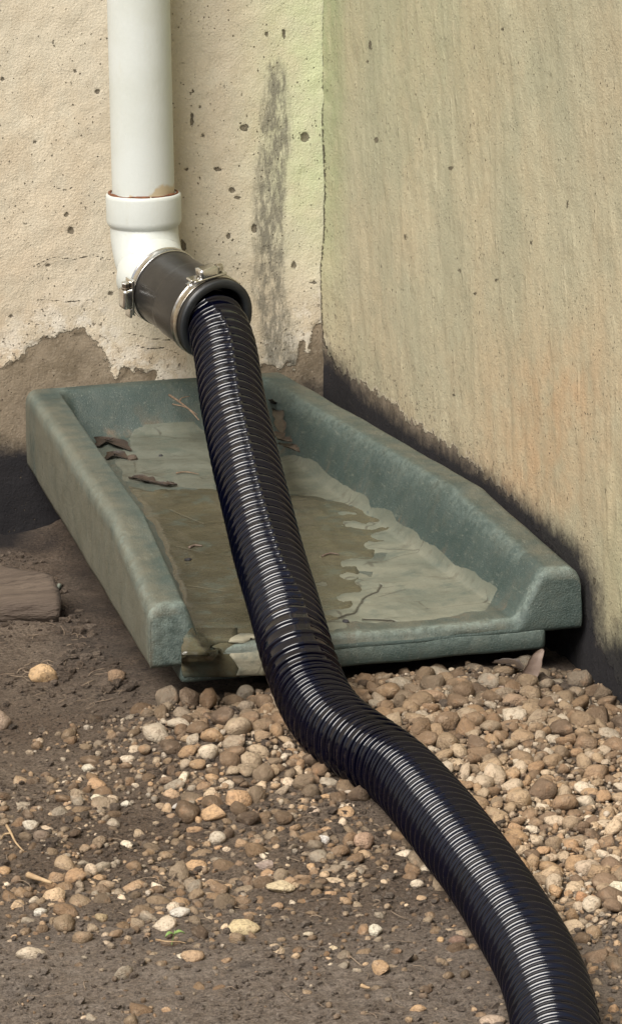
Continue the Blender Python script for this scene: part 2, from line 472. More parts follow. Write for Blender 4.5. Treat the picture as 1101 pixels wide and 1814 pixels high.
xs = np.unique(np.r_[np.linspace(-60, -6, 12), np.linspace(-6, -1.1, 18), np.arange(-1.1, .02, .0045), np.linspace(.05, 3, 8), np.linspace(5, 60, 8)])
ys = np.unique(np.r_[np.linspace(-60, -6, 12), np.linspace(-6, -2.1, 14), np.arange(-2.1, .02, .0045), np.linspace(.05, 3, 6), np.linspace(5, 60, 8)])
X, Y = np.meshgrid(xs, ys, indexing='ij')
Z = ground_h(X, Y)
GV = np.stack([X, Y, Z], -1).reshape(-1, 3)
gu, gv = pix(GV)
ok = (gu > -300) & (gu < 1400) & (gv > 600) & (gv < 2100)
gn = fbm(GV[:, 0]*30, GV[:, 1]*30, seed=31)
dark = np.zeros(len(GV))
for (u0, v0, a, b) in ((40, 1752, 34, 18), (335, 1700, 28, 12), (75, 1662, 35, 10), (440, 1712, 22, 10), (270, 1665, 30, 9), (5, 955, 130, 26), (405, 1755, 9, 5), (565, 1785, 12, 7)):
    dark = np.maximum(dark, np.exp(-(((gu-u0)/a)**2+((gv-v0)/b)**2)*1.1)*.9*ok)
dark = np.maximum(dark, .75*ok*sstep(.05, .0, np.abs(GV[:, 1]+.80))*sstep(-.42, -.36, GV[:, 0]))   # darker soil under the lip
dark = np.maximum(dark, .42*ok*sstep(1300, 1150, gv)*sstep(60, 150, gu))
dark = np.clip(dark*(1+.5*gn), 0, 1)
pale = np.where(ok, sstep(1560, 1720, gv)*.9, 0.35)
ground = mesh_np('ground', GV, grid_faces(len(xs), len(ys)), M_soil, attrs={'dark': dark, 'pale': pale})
ground['kind'] = 'structure'

# ------------------------------------------------------------------ walls
def corner_wobble(z):
    return .0035*vnoise(z*9, z*0, seed=61)+.0012*vnoise(z*60, z*0, seed=62)

def back_wall():
    xs = np.unique(np.r_[np.linspace(-6, -.6, 14), np.linspace(-.6, -.42, 12), np.arange(-.42, .0065, .002)])
    zs = np.unique(np.r_[np.linspace(-.3, -.06, 5), np.arange(-.06, .62, .002), np.linspace(.64, 2.6, 16)])
    Xg, Zg = np.meshgrid(xs, zs, indexing='ij'); x, z = Xg.ravel(), Zg.ravel()
    y = .0008*fbm(x*14, z*14, seed=41)+.0004*fbm(x*60, z*60, seed=42)
    P = np.stack([x, 0*x, z], 1); u, v = pix(P)
    near = (x > -.6) & (z < .8)
    # bare cement below this line (pixels on the wall -> metres)
    bl = [pix((-6, 0, .15)), pix((-1, 0, .152)), (-80, 664), (0, 648), (40, 628), (75, 602), (115, 590), (150, 578), (166, 600), (185, 632), (200, 658), (205, 668), (215, 654), (250, 657), (272, 661), (277, 680), (330, 700),
          (440, 668), (470, 640), (492, 660), (508, 645), (514, 668), (526, 632), (536, 607), (545, 622), (553, 590), (562, 574), (600, 560)]
    poly = bl+[(700, 1300), pix((0, 0, -.6)), pix((-6, 0, -.6))]
    peel = poly_sd(u, v, poly)/1680
    strip = np.where(near, .0175-seg_dist(u, v, [(486, 118), (488, 250), (480, 330), (478, 420), (476, 510), (492, 590), (500, 640)])/1680, -1)
    strip = np.where(near, strip-.009*(1-sstep(100, 260, v)), -1)
    green = np.where(near, sstep(380, 575, u)*(1-sstep(280, 560, v))*.85, .1)
    rust = np.where(near, sstep(560, 640, v)*.25*(u < 330)+.20*sstep(230, 100, u)*sstep(120, 600, v), 0.1)
    wn_ = sstep(-.62, -.42, x)
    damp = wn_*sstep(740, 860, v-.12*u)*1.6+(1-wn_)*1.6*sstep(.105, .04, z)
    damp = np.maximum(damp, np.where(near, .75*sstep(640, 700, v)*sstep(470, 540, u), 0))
    chips = [(340, 212, 3, 13), (433, 226, 7, 6), (540, 243, 8, 9), (411, 337, 6, 5), (450, 405, 5, 8), (386, 300, 7, 4), (126, 408, 6, 6), (118, 380, 5, 4), (420, 350, 6, 3), (173, 162, 5, 4),
             (325, 436, 5, 9), (503, 60, 3, 8), (405, 418, 4, 5), (62, 252, 4, 3), (134, 126, 3, 3), (20, 560, 4, 3), (5, 140, 4, 3), (196, 520, 5, 4), (520, 470, 4, 7), (555, 500, 5, 3), (355, 190, 3, 3), (360, 240, 3, 4), (330, 300, 3, 3), (85, 470, 5, 3), (472, 60, 3, 5)]
    chip = np.full(len(x), -1.0)
    for (a, b, p, q) in chips:
        chip = np.maximum(chip, np.where(near, (1-np.hypot((u-a)/p, (v-b)/q))*min(p, q)/1680, -1))
    crack = np.full(len(x), 1.0)
    for pts in ([(575, 300), (577, 420), (580, 520), (581, 600)], [(60, 472), (95, 455), (130, 460), (165, 452), (200, 462)], [(235, 610), (262, 618), (290, 616), (318, 628)], [(95, 330), (115, 338), (128, 332)], [(60, 530), (120, 535), (190, 528)], [(225, 590), (270, 600), (330, 605)]):
        crack = np.minimum(crack, np.where(near, seg_dist(u, v, pts)/1680, 1))
    y = y + .0010*sstep(-.001, .001, peel+.006*fbm(x*70, z*70, seed=43)) + .0012*sstep(0, .001, chip)
    n = len(x)
    V = np.vstack([np.stack([x, y, z], 1), np.stack([x, 0*x+.22, z], 1)[[0, len(zs)-1, n-len(zs), n-1]]])
    F = grid_faces(len(xs), len(zs), flip=False)
    F = [tuple(f) for f in F.tolist()]
    i00, i01, i10, i11 = 0, len(zs)-1, n-len(zs), n-1
    top = [i*len(zs)+len(zs)-1 for i in range(len(xs))]
    F += [(n, n+1, n+3, n+2), tuple(top)+(n+3, n+1)]
    left = list(range(len(zs)))
    F += [tuple(left[::-1])+(n, n+1)]
    pad = lambda a, d: np.r_[a, [d]*4]
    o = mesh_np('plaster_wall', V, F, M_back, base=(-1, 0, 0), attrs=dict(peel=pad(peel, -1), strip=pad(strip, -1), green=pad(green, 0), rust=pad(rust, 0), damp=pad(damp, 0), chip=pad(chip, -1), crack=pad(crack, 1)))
    tag(o, 'cream pitted plaster wall behind the white downpipe, paint peeled off its grey cement base', 'wall', kind='thing')

def side_wall():
    ys = np.unique(np.r_[np.arange(-1.06, .0005, .0024), np.linspace(-1.06, -1.3, 12), np.linspace(-1.3, -5, 12), [0.0]])
    zs = np.unique(np.r_[np.linspace(-.3, -.06, 5), np.arange(-.06, .66, .0024), np.linspace(.68, 2.6, 16)])
    Yg, Zg = np.meshgrid(ys, zs, indexing='ij'); y, z = Yg.ravel(), Zg.ravel()
    x = .0020*fbm(y*10, z*5, seed=51)+.0007*fbm(y*55, z*22, seed=52)
    lump = np.clip(fbm(y*45, z*13, seed=53)-.75, 0, 1)
    x = x-.0022*lump-(.0032+corner_wobble(z))*np.exp(y/.02)
    P = np.stack([0*y, y, z], 1); u, v = pix(P)
    near = (y > -1.3) & (z < .85)
    bl = [(560, 560), (576, 580), (586, 625), (598, 652), (620, 668), (645, 682), (672, 700), (700, 716), (722, 738), (745, 752), (768, 772), (790, 786), (812, 806), (832, 812), (850, 840), (880, 862), (905, 880), (935, 915), (960, 950), (990, 985), (1020, 1030), (1040, 1110), (1101, 1215), pix((0, -1.5, .02)), pix((0, -3, .02)), pix((0, -3, -.5)), (500, 1800)]
    peel = np.where(y > -2.8, poly_sd(u, v, bl)/1800, -(z-.02))
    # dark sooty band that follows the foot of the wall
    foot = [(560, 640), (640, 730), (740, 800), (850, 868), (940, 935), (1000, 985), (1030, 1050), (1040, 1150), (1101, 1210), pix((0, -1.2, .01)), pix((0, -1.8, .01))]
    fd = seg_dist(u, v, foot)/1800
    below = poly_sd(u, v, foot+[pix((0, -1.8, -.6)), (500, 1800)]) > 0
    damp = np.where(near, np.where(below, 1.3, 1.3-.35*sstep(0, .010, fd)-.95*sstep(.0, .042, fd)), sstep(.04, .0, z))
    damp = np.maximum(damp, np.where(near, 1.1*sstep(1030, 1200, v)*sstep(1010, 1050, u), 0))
    green = np.where(near, (1-sstep(590, 625, u))*(1-sstep(380, 640, v))*.6+.28*sstep(500, 0, v)*sstep(1101, 700, u)+.35*sstep(1040, 1101, u)*sstep(700, 1000, v), .1)  # strip beside the corner: algae green plus the shade band there, painted as colour
    rust = np.where(near, .42*np.exp(-((u-990)/110)**2-((v-690)/110)**2)+.4*np.exp(-((u-930)/120)**2-((v-850)/90)**2)+.15*sstep(300, 800, v), 0.1)
    grey = np.where(near, .0, 0)
    chip = np.full(len(y), -1.0)
    for (a, b, p, q) in [(795, 298, 5, 4), (668, 248, 4, 5), (868, 985, 5, 4), (893, 52, 2, 3), (1000, 362, 2, 7), (656, 80, 3, 8), (840, 520, 3, 3), (800, 700, 3, 3), (720, 420, 2, 4), (940, 430, 2, 4), (1075, 870, 2, 4), (650, 110, 2, 3), (876, 497, 3, 3), (810, 480, 3, 3), (1050, 1030, 3, 5)]:
        chip = np.maximum(chip, np.where(near, (1-np.hypot((u-a)/p, (v-b)/q))*min(p, q)/1800, -1))
    crack = np.where(near, seg_dist(u, v, [(573, -20), (575, 140), (579, 300), (580, 420), (582, 600), (600, 655)])/1800, 1)
    n = len(y)
    V = np.vstack([np.stack([x, y, z], 1), np.stack([0*y+.2, y, z], 1)[[0, len(zs)-1, n-len(zs), n-1]]])
    F = [tuple(f) for f in grid_faces(len(ys), len(zs), flip=True).tolist()]
    top = [i*len(zs)+len(zs)-1 for i in range(len(ys))]
    F += [(n, n+2, n+3, n+1), tuple(top[::-1])+(n+1, n+3), tuple(range(len(zs)))+(n+1, n)]
    pad = lambda a, d: np.r_[a, [d]*4]
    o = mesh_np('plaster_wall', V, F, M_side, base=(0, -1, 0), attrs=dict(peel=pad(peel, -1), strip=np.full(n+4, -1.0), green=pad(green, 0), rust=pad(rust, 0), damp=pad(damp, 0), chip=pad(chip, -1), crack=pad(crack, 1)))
    tag(o, 'greenish tan plaster wall with vertical streaks, along the long right edge of the splash block', 'wall', kind='thing')
back_wall()
side_wall()

# ------------------------------------------------------------------ splash block
def x_left(y):  return np.interp(-np.asarray(y), [-BYb, .60, -BYf], [BX0b, -.3795, BX0f])
def x_right(y): return np.interp(-np.asarray(y), [-BYb, .60, -BYf], [BX1b, -.0215, BX1f])
ZB = .046
def block_top(x, y, r_edge=.011):
    dl, dr, db, df = x-x_left(y), x_right(y)-x, BYb-y, y-BYf
    rim = .130-.0300*sstep(.0, 1, np.clip((-y-.585)/.19, 0, 1)*.999)*1.0
    rim = np.where(-y > .585, .130-.031*((-y-.585)/.20), .130)
    floor = np.interp(-y, [0, .15, .45, .74, .785], [.086, .079, .069, .0605, .058])
    floor = floor + .0016*fbm(x*14, y*7, seed=71)
    ml = 1-sstep(.030, .050, dl)
    mr = 1-sstep(.030, .062, dr)
    mb = 1-sstep(.022, .060, db)
    m = 1-(1-ml)*(1-mr)*(1-mb)
    z = floor+(rim-floor)*m
    for d, r in ((dl, r_edge), (dr, r_edge), (db, r_edge), (df, .007)):
        e = np.clip(r-d, 0, r)
        z = z-(r-np.sqrt(np.maximum(r*r-e*e, 0)))
    return z, m, floor

def splash_block():
    root = empty('splash_block', (-.2, -.4, .03))
    tag(root, 'weathered green plastic splash block tray full of silt, in the corner under the black hose', 'splash block')
    nu = 190
    t = np.linspace(0, 1, nu)
    # cluster columns at both edges
    uu = np.unique(np.r_[t, np.linspace(0, .035, 18), np.linspace(.965, 1, 18)]); nu = len(uu)
    yy = np.unique(np.r_[np.linspace(BYb, BYf, 330), np.linspace(BYb, BYb-.012, 10), np.linspace(BYf, BYf+.009, 12)])[::-1]; ny = len(yy)
    U, Yg = np.meshgrid(uu, yy, indexing='ij')
    Xg = x_left(Yg)*(1-U)+x_right(Yg)*U
    Zg, Mg, Fl = block_top(Xg, Yg)
    Zg = Zg+.0007*fbm(Xg*16, Yg*16, seed=72)
    top = np.stack([Xg, Yg, Zg], -1).reshape(-1, 3)
    idx = np.arange(nu*ny).reshape(nu, ny)
    loop = list(idx[:, 0])+list(idx[-1, 1:])+list(idx[::-1, -1][1:])+list(idx[0, ::-1][1:-1])
    L = top[loop]
    cen = np.array([-.2, -.4])
    rows = []
    K = 14
    for k in range(1, K+1):
        f = k/K
        R = L.copy()
        R[:, 2] = L[:, 2]*(1-f)+ZB*f
        bul = .0009*np.sin(f*math.pi)+ (-.0012*max(0, (f-.9)/.1)**2)
        d = unit(np.c_[np.where(np.abs(L[:, 0]-x_left(L[:, 1])) < 1e-6, -1, np.where(np.abs(L[:, 0]-x_right(L[:, 1])) < 1e-6, 1, 0)), np.where(L[:, 1] > BYb-1e-6, .6, np.where(L[:, 1] < BYf+1e-6, -1, 0))]+1e-9)
        R[:, :2] += d*(bul+.0006*fbm(R[:, 0]*20+R[:, 1]*20, R[:, 2]*25, seed=73)[:, None])
        rows.append(R)
    # inner return under the edge
    R = rows[-1].copy(); R[:, :2] += (cen-R[:, :2])*.04; rows.append(R)
    V = np.vstack([top]+rows)
    F = [tuple(f) for f in grid_faces(nu, ny, flip=True).tolist()]
    n = len(loop); prev = loop
    for k in range(len(rows)):
        cur = [nu*ny+k*n+i for i in range(n)]
        for i in range(n):
            j = (i+1) % n
            F.append((prev[i], prev[j], cur[j], cur[i]))
        prev = cur
    F.append(tuple(prev))
    x, y, z = V[:, 0], V[:, 1], V[:, 2]
    dl = x-x_left(y); dr = x_right(y)-x
    nt = nu*ny
    m = np.r_[Mg.ravel(), np.ones(len(V)-nt)]
    side = np.r_[np.zeros(nt), np.ones(len(V)-nt)]
    dust = .26+.34*sstep(.04, .0, dl)+.12*side*(dl < .004)+.20*(1-m)-.25*side*(y < BYf+.003)
    dust = dust-.25*sstep(.030, .045, dr)*sstep(.075, .05, dr)
    dust = dust-.22*sstep(-.03, -.06, y)*sstep(-.10, -.07, y)
    dust = dust+.22*sstep(.035, .02, dr)*(1-side)
    rusty = .15+.9*np.exp(-((m-.12)/.12)**2)*(1-side)+.6*side*(dl < .003)*sstep(-.55, -.75, y)+.35*(1-m)+.3*sstep(.02, 0, dr)
    wear = np.maximum(np.exp(-((dl-.036)/.006)**2), .8*np.exp(-((dr-.034)/.006)**2))*(y > -.74)*.55
    wear = np.maximum(wear, .95*np.exp(-((y-(BYf+.006))/.005)**2)*(z > .05)*(1-side*.4))
    wear = np.maximum(wear, .5*np.exp(-((dl-.003)/.004)**2)*(1-side))
    wear = np.maximum(wear, .6*side*(y < BYf+.002)*(dl < .05)*(dl > .002))
    mesh_np('body', V, F, M_block, parent=root, attrs=dict(height=z, dust=dust, rusty=rusty, wear=wear))
    # foot: the lower skirt set in from the ends
    x0, x1, y0, y1, z0, z1 = -.366, -.0365, BYf-.0012, -.06, .0305, .0476
    c = .006
    ring = []
    for (cx, cy, a0) in ((x1-c, y1-c, 0), (x0+c+.05, y1-c, 90), (x0+c, y0+c, 180), (x1-c, y0+c, 270)):
        for a in np.linspace(a0, a0+90, 6): ring.append((cx+c*math.cos(rad(a)), cy+c*math.sin(rad(a))))
    ring = np.array(ring); dens = []
    for i in range(len(ring)):
        a, b = ring[i], ring[(i+1) % len(ring)]; k = max(1, int(np.hypot(*(b-a))/.006))
        for q in range(k): dens.append(a+(b-a)*q/k)
    ring = np.array(dens); n = len(ring)
    VV = []
    for (zz, ins) in ((z1+.006, .006), (z1+.0006, .0035), (z1+.0002, .0006), (z1-.0006, 0), (z0+.003, 0), (z0+.001, .001), (z0, .003)):
        rr = ring+unit(np.array([-.2, -.4])-ring)*ins
        VV.append(np.c_[rr[:, 0], rr[:, 1]+.0004*vnoise(rr[:, 0]*60, rr[:, 1]*60, seed=4), zz+.0008*vnoise(rr[:, 0]*25, rr[:, 1]*9, seed=6)])
    V2 = np.vstack(VV); F2 = [tuple(f) for f in grid_faces(len(VV), n, wrap=True).tolist()]+[tuple(range((len(VV)-1)*n, len(VV)*n))]
    k = len(V2)
    mesh_np('foot_skirt', V2, F2, M_block, parent=root, attrs=dict(height=V2[:, 2], dust=np.full(k, .22), rusty=np.full(k, .3), wear=.35*np.exp(-((V2[:, 2]-z1)/.003)**2)))
    return root

splash_block()

def silt():
    """silt lying in the tray: sheets that follow the tray floor and dip under it at their edges"""
    xs = np.arange(-.38, -.02, .0017); ys = np.arange(-.794, -.03, .0019)
    Xg, Yg = np.meshgrid(xs, ys, indexing='ij')
    Yc = np.maximum(Yg, BYf+.0001)
    Zt, m, fl = block_top(Xg, Yc)
    Zt = Zt+.0007*fbm(Xg*16, Yg*16, seed=72)
    P = np.stack([Xg, Yg, Zt], -1).reshape(-1, 3); u, v = pix(P)
    xf, yf = P[:, 0], P[:, 1]
    nz = fbm(xf*60, yf*30, seed=81)
    def sheet(name, field, thick, slope, mat, label, cr, cut):
        fade = np.clip(m.ravel()*3.2+.25*nz*(m.ravel() > .02), 0, 1)
        z = P[:, 2]+np.clip(field*slope, -.004, thick*(1-.8*fade))+.0004*fbm(xf*50, yf*22, seed=83)*sstep(0, .004, field)
        keep = (field > -.006) & cut
        K = keep.reshape(Xg.shape); F = grid_faces(*Xg.shape)
        kk = keep[F].all(1); F = F[kk]
        used, inv = np.unique(F, return_inverse=True)
        V = np.c_[P[:, :2], z][used]
        o = mesh_np(name, V, inv.reshape(F.shape), mat, base=(-.2, -.4, .06), attrs=dict(crack=cr[used], fade=fade[used]))
        tag(o, label, 'silt', kind='stuff')
    inside = (yf > BYf+.0005)
    wet = poly_sd(u, v, [(228, 862), (300, 868), (380, 866), (470, 878), (560, 880), (640, 900), (690, 935), (680, 975), (640, 1000), (640, 1060), (600, 1100), (560, 1128), (470, 1128), (425, 1128), (400, 1150), (392, 1205), (320, 1205), (318, 1130), (322, 1060), (290, 960)])/2000+.0022*nz
    wet = np.minimum(wet, (m < .5).ravel()*1.0-.5+ (1-m.ravel())*.02)
    wet = np.minimum(wet, .006-m.ravel()*.06)
    c0 = np.full(len(P), 1.0)
    for pts in ([(300, 905), (360, 930), (440, 925)], [(310, 970), (370, 985), (440, 975)], [(330, 1040), (400, 1050)]):
        c0 = np.minimum(c0, seg_dist(u, v, pts)/2000+.0009)
    sheet('wet_silt', wet, .0012, .4, M_wet, 'dark olive film of wet silt on the splash block floor, under the hose', c0, inside)
    # dried silt: a band along the right with tongues that reach left
    band = poly_sd(u, v, [(495, 812), (560, 812), (640, 862), (700, 905), (760, 950), (830, 1000), (880, 1040), (860, 1080), (740, 1100), (640, 1105), (600, 1092), (640, 1060), (660, 1010), (700, 960), (690, 930), (620, 895), (560, 880), (500, 872)])/2000
    tongues = [(655, 880, 70, 12), (622, 912, 48, 9), (640, 932, 60, 13), (690, 950, 60, 14), (668, 968, 50, 13), (640, 1000, 62, 13), (622, 1022, 40, 11), (670, 1034, 66, 15), (640, 1062, 78, 14), (600, 1088, 45, 15), (700, 1080, 90, 18), (575, 1036, 28, 8), (580, 1108, 34, 12), (560, 850, 60, 22), (520, 828, 40, 18)]
    fld = band
    uu = u+7*fbm(xf*40, yf*18, seed=85); vv = v+3.0*fbm(xf*70, yf*30, seed=86)
    fld = np.minimum(fld, .0012+.12*fld)
    for (a, b, p, q) in tongues:
        d = (1-np.hypot((uu-a)/p, (vv-b)/q))*q/2000
        fld = np.maximum(fld, d)
    fld = fld+.0012*nz
    fld = np.minimum(fld, (.20-m.ravel())*.03+.0016*nz)
    cr = np.full(len(P), 1.0)
    for pts in ([(560, 1105), (590, 1100), (625, 1088), (660, 1058), (672, 1040)], [(640, 1098), (690, 1100), (715, 1108)]):
        cr = np.minimum(cr, seg_dist(uu, v, pts)/2000)
    sheet('dried_silt', fld, .0022, .40, M_dry, 'pale scalloped crust of dried silt in the right half of the splash block', cr, inside)
    # pale film at the back end and a pale flake on the lip
    bk = poly_sd(u, v, [(205, 820), (240, 760), (290, 735), (345, 740), (375, 770), (380, 868), (320, 862), (250, 858), (222, 850)])/2000+.003*nz
    bk = np.minimum(bk, .010-m.ravel()*.05)
    sheet('dried_silt', bk, .0008, .3, M_film, 'thin pale silt film at the back of the splash block, left of the hose', np.full(len(P), 1.0), inside)
silt()
def floor_pt(u, v, dz=.0025):
    z = .075
    for _ in range(5):
        p = at(u, v, 2, z); zt = float(block_top(np.array([p[0]]), np.array([p[1]]))[0][0]); z = zt+dz
    return at(u, v, 2, z)
def drape(rows, mat, name, label, cat, lift, kind=None):
    """a patch of mud that lies on the tray floor and hangs over the front lip"""
    V = []
    for (v, a, b) in rows:
        for t in np.linspace(0, 1, 9):
            u = a+(b-a)*t+1.6*math.sin(v*1.3)*(1-t)
            p0 = at(u, v, 1, BYf-lift)
            V.append(floor_pt(u, v, lift) if p0[2] > .0535 else p0)
    V = np.array(V); n = len(V); B = V+np.array([0, .0016, -.0010]); m_ = len(rows)
    F = [tuple(f) for f in grid_faces(m_, 9).tolist()]+[tuple(f) for f in grid_faces(m_, 9, off=n, flip=True).tolist()]
    idx = np.arange(n).reshape(m_, 9); loop = list(idx[0])+list(idx[1:, -1])+list(idx[-1, ::-1][1:])+list(idx[::-1, 0][1:-1])
    for i in range(len(loop)):
        p, q = loop[i], loop[(i+1) % len(loop)]; F.append((p, q, q+n, p+n))
    o = mesh_np(name, np.vstack([V, B]), F, mat, base=V.mean(0), attrs=dict(crack=np.full(2*n, 1.0), fade=np.zeros(2*n)))
    tag(o, label, cat, kind=kind)
drape([(1112, 338, 420), (1124, 330, 421), (1130, 326, 425), (1137, 324, 430), (1144, 323, 425), (1150, 322, 425), (1160, 322, 425), (1172, 322, 428), (1184, 322, 426), (1194, 323, 424), (1199, 326, 424)],
      M_wet, 'wet_silt', 'olive brown silt smeared over the left end of the front lip of the splash block', 'silt', .0019, 'stuff')
drape([(1122, 424, 444), (1126, 416, 458), (1130, 410, 464), (1137, 403, 469), (1144, 406, 471), (1150, 412, 471), (1160, 407, 472), (1172, 416, 472), (1184, 424, 471), (1196, 418, 470)],
      M_flake, 'dried_silt', 'pale dried mud flake stuck on the front lip of the splash block beside the hose', 'mud flake', .0030, 'thing')

# ------------------------------------------------------------------ downpipe
PX, PY, PR = -.2105, -.046, .0322
COUP_A = unit([.31, -.917, -.214])
COUP_F = np.array([-.174, -.190, .2245])        # centre of the open end
COUP_B = COUP_F-COUP_A*.104

def downpipe():
    root = empty('downpipe', (PX, PY, .25))
    tag(root, 'white round plastic downpipe ending in an elbow, on the cream wall above the splash block', 'downpipe')
    zz = np.r_[np.arange(.325, .66, .004), np.linspace(.68, 2.5, 20)]
    P = np.stack([np.full_like(zz, PX), np.full_like(zz, PY), zz], 1)
    V, F = sweep(P, PR, (0, -1, 0), 64)
    ang = np.arctan2(V[:, 0]-PX, -(V[:, 1]-PY))
    low = .0035+.010*sstep(-.35, .95, ang)+.004*np.sin(ang*5)
    smear = low-(V[:, 2]-.3325)
    smear = np.where(ang > -.75, smear, -.01)
    mesh_np('pipe', V, F, M_pvc, parent=root, attrs=dict(smear=smear))
    # elbow with its socket collar, one casting + separate collar
    mid = COUP_B-COUP_A*.020
    path = catmull([(PX, PY, .325), (PX, PY, .312), (PX, PY, .297), (PX, PY-.003, .284), (PX+.0008, PY-.012, .268), (PX+.002, PY-.028, .2550), tuple(mid), tuple(COUP_B-COUP_A*.006), tuple(COUP_B+COUP_A*.03)], 8)
    V, F = sweep(path, .0352, (1, 0, 0), 56)
    el = mesh_np('elbow', V, F, M_pvc, parent=root, attrs=dict(smear=np.full(len(V), -.02)))
    prof = [(0, .0325), (0.0, .0374), (.0012, .0386), (.004, .0390), (.027, .0388), (.030, .0384), (.0330, .0366), (.034, .0354), (.036, .0350)]
    V, F = lathe(prof, (PX, PY, .3335), (0, 0, -1), (1, 0, 0), 72)
    mesh_np('collar', V, F, M_pvc, parent=el, attrs=dict(smear=np.full(len(V), -.02)))
    th = np.linspace(0, 2*math.pi, 120)
    P = np.stack([PX+.0352*np.sin(th), PY-.0352*np.cos(th), .3338+.0006*vnoise(th*4, th*0, seed=9)], 1)
    V, F = sweep(P[:-1], .0009+.0010*np.clip(.5+vnoise(th[:-1]*3, th[:-1]*0, seed=12), 0, 1)*1.1, (0, 0, 1), 8, caps=False)
    F = [tuple(f) for f in F.tolist()]
    mesh_np('sealant_bead', V, F, M_rust, parent=root)
downpipe()

# ------------------------------------------------------------------ rubber coupling with two hose clamps
def coupling():
    root = empty('rubber_coupling', COUP_F)
    tag(root, 'dark grey rubber coupling joining the white elbow to the black hose, two steel clamps', 'coupling')
    A = COUP_A; ref = np.array([0, 0, 1.0])
    prof = [(.004, .0358), (.0, .0362), (-.0005, .0372), (.001, .0388), (.004, .0394), (.046, .0396), (.050, .0406), (.053, .0412), (.096, .0424), (.102, .0424), (.1045, .0418), (.1055, .0405),
            (.1055, .0352), (.1045, .0342), (.10, .0338), (.05, .0336)]
    V, F = lathe(prof, COUP_B, A, ref, 96)
    mesh_np('sleeve', V, F, M_rubber, parent=root)
    prof = [(.1050, .0428), (.1062, .0424), (.1072, .0414), (.1072, .0350), (.1062, .0341), (.104, .0338)]
    V, F = lathe(prof, COUP_B, A, ref, 96)
    mesh_np('end_rim', V, F, M_rubber_dark, parent=root)
    e1 = unit(ref-np.dot(ref, A)*A); e2 = np.cross(A, e1)
    def clamp(s, r, target, flip, mat):
        best = None
        for k in range(720):
            th = k*math.pi/360; d = math.cos(th)*e1+math.sin(th)*e2
            p = COUP_B+A*s+d*(r+.004); q = pix(p)
            e = math.hypot(q[0]-target[0], q[1]-target[1])
            if np.dot(d, -_F) < -.35: e += 200
            if best is None or e < best[0]: best = (e, th)
        th = best[1]; d = math.cos(th)*e1+math.sin(th)*e2; t = np.cross(A, d)*flip
        prof = [(s-.0050, r), (s-.0054, r+.0009), (s-.0044, r+.0013), (s-.0040, r+.0009), (s+.0040, r+.0009), (s+.0044, r+.0013), (s+.0054, r+.0009), (s+.0050, r)]
        V, F = lathe(prof, COUP_B, A, ref, 120)
        band = mesh_np('clamp_band', V, F, mat, parent=root)
        c = COUP_B+A*s+d*(r+.0065)
        parts = [bevel_box(c-d*.0045-t*.001, t, A, d, .0190, .0066, .0014, .0009), bevel_box(c-t*.002+d*.0005, t, A, d, .0105, .0066, .0054, .0032),
                 bevel_box(c-t*.0185-d*.0028, t, A, d, .0050, .0050, .0012, .001)]
        V, F = join(parts)
        hs = mesh_np('screw_housing', V, F, M_steel, parent=root)
        # worm screw: threaded shaft, flange, slotted hex head
        N = 60; ss = np.linspace(-.0125, .0095, N)
        P = c[None]+ss[:, None]*t[None]+d[None]*.0008
        V1, F1 = sweep(P, .0032+.0006*np.sin(ss*2*math.pi/.0018), d, 16)
        parts = [(V1, F1)]
        hx = [(.0090, .0), (.0090, .0052), (.0102, .0054), (.0102, .0044), (.0150, .0044), (.0158, .0038), (.0158, .0)]
        Vh, Fh = lathe(hx, c+d*.0008, t, d, 6); parts.append((Vh, Fh))
        V, F = join(parts)
        sw = mesh_np('screw', V, F, M_steel_old, parent=hs, smooth=False)
        Vs, Fs = bevel_box(c+d*.0008+t*.0160, t, A, d, .0003, .0036, .0007, .0002)
        # loose end of the band
        tail = []
        for k in range(9):
            a = th+flip*(-.10-.055*k); dd = math.cos(a)*e1+math.sin(a)*e2
            tail.append(COUP_B+A*s+dd*(r+.0018+.00035*k))
        tail = np.array(tail)
        VV = np.vstack([tail-A*.004, tail+A*.004, tail-A*.004+d*.0007, tail+A*.004+d*.0007]); n = 9; F = []
        for k in range(n-1):
            F += [(k, k+1, n+k+1, n+k), (2*n+k, 3*n+k, 3*n+k+1, 2*n+k+1), (k, 2*n+k, 2*n+k+1, k+1), (n+k, n+k+1, 3*n+k+1, 3*n+k)]
        F += [(0, n, 3*n, 2*n), (n-1, 3*n-1, 4*n-1, 2*n-1)]
        mesh_np('band_tail', VV, F, M_steel, parent=band)
    clamp(.0085, .0396, (220, 524), -1, M_steel)
    clamp(.0935, .0426, (372, 494), -1, M_steel_old)
coupling()

# ------------------------------------------------------------------ hose
HR0, HR1 = .0318, .0290
hpts = [COUP_F-COUP_A*.05, COUP_F-COUP_A*.02+np.array([0, 0, .0005])]
for (u, v, Yv) in ((396, 602, -.222), (410, 700, -.335), (431, 800, -.450), (454, 900, -.566), (481, 1000, -.682), (507, 1090, -.800)):
    hpts.append(at(u, v, 1, Yv))
for (u, v, z) in ((521, 1143, .0785), (541, 1205, .0600), (561, 1246, .0500), (592, 1287, .0440), (645, 1325, .0400), (704, 1365, .0350), (755, 1420, .0320), (810, 1490, .0300), (862, 1560, .0290), (907, 1630, .0290), (942, 1690, .0290), (966, 1750, .0290), (982, 1814, .0290), (994, 1900, .0290), (985, 2010, .0290), (940, 2150, .0290)):
    hpts.append(at(u, v, 2, z))
HC = catmull(hpts, 24)
# relax small kinks
for _ in range(110):
    HC[1:-1] = .25*HC[:-2]+.5*HC[1:-1]+.25*HC[2:]
HL = length(HC)

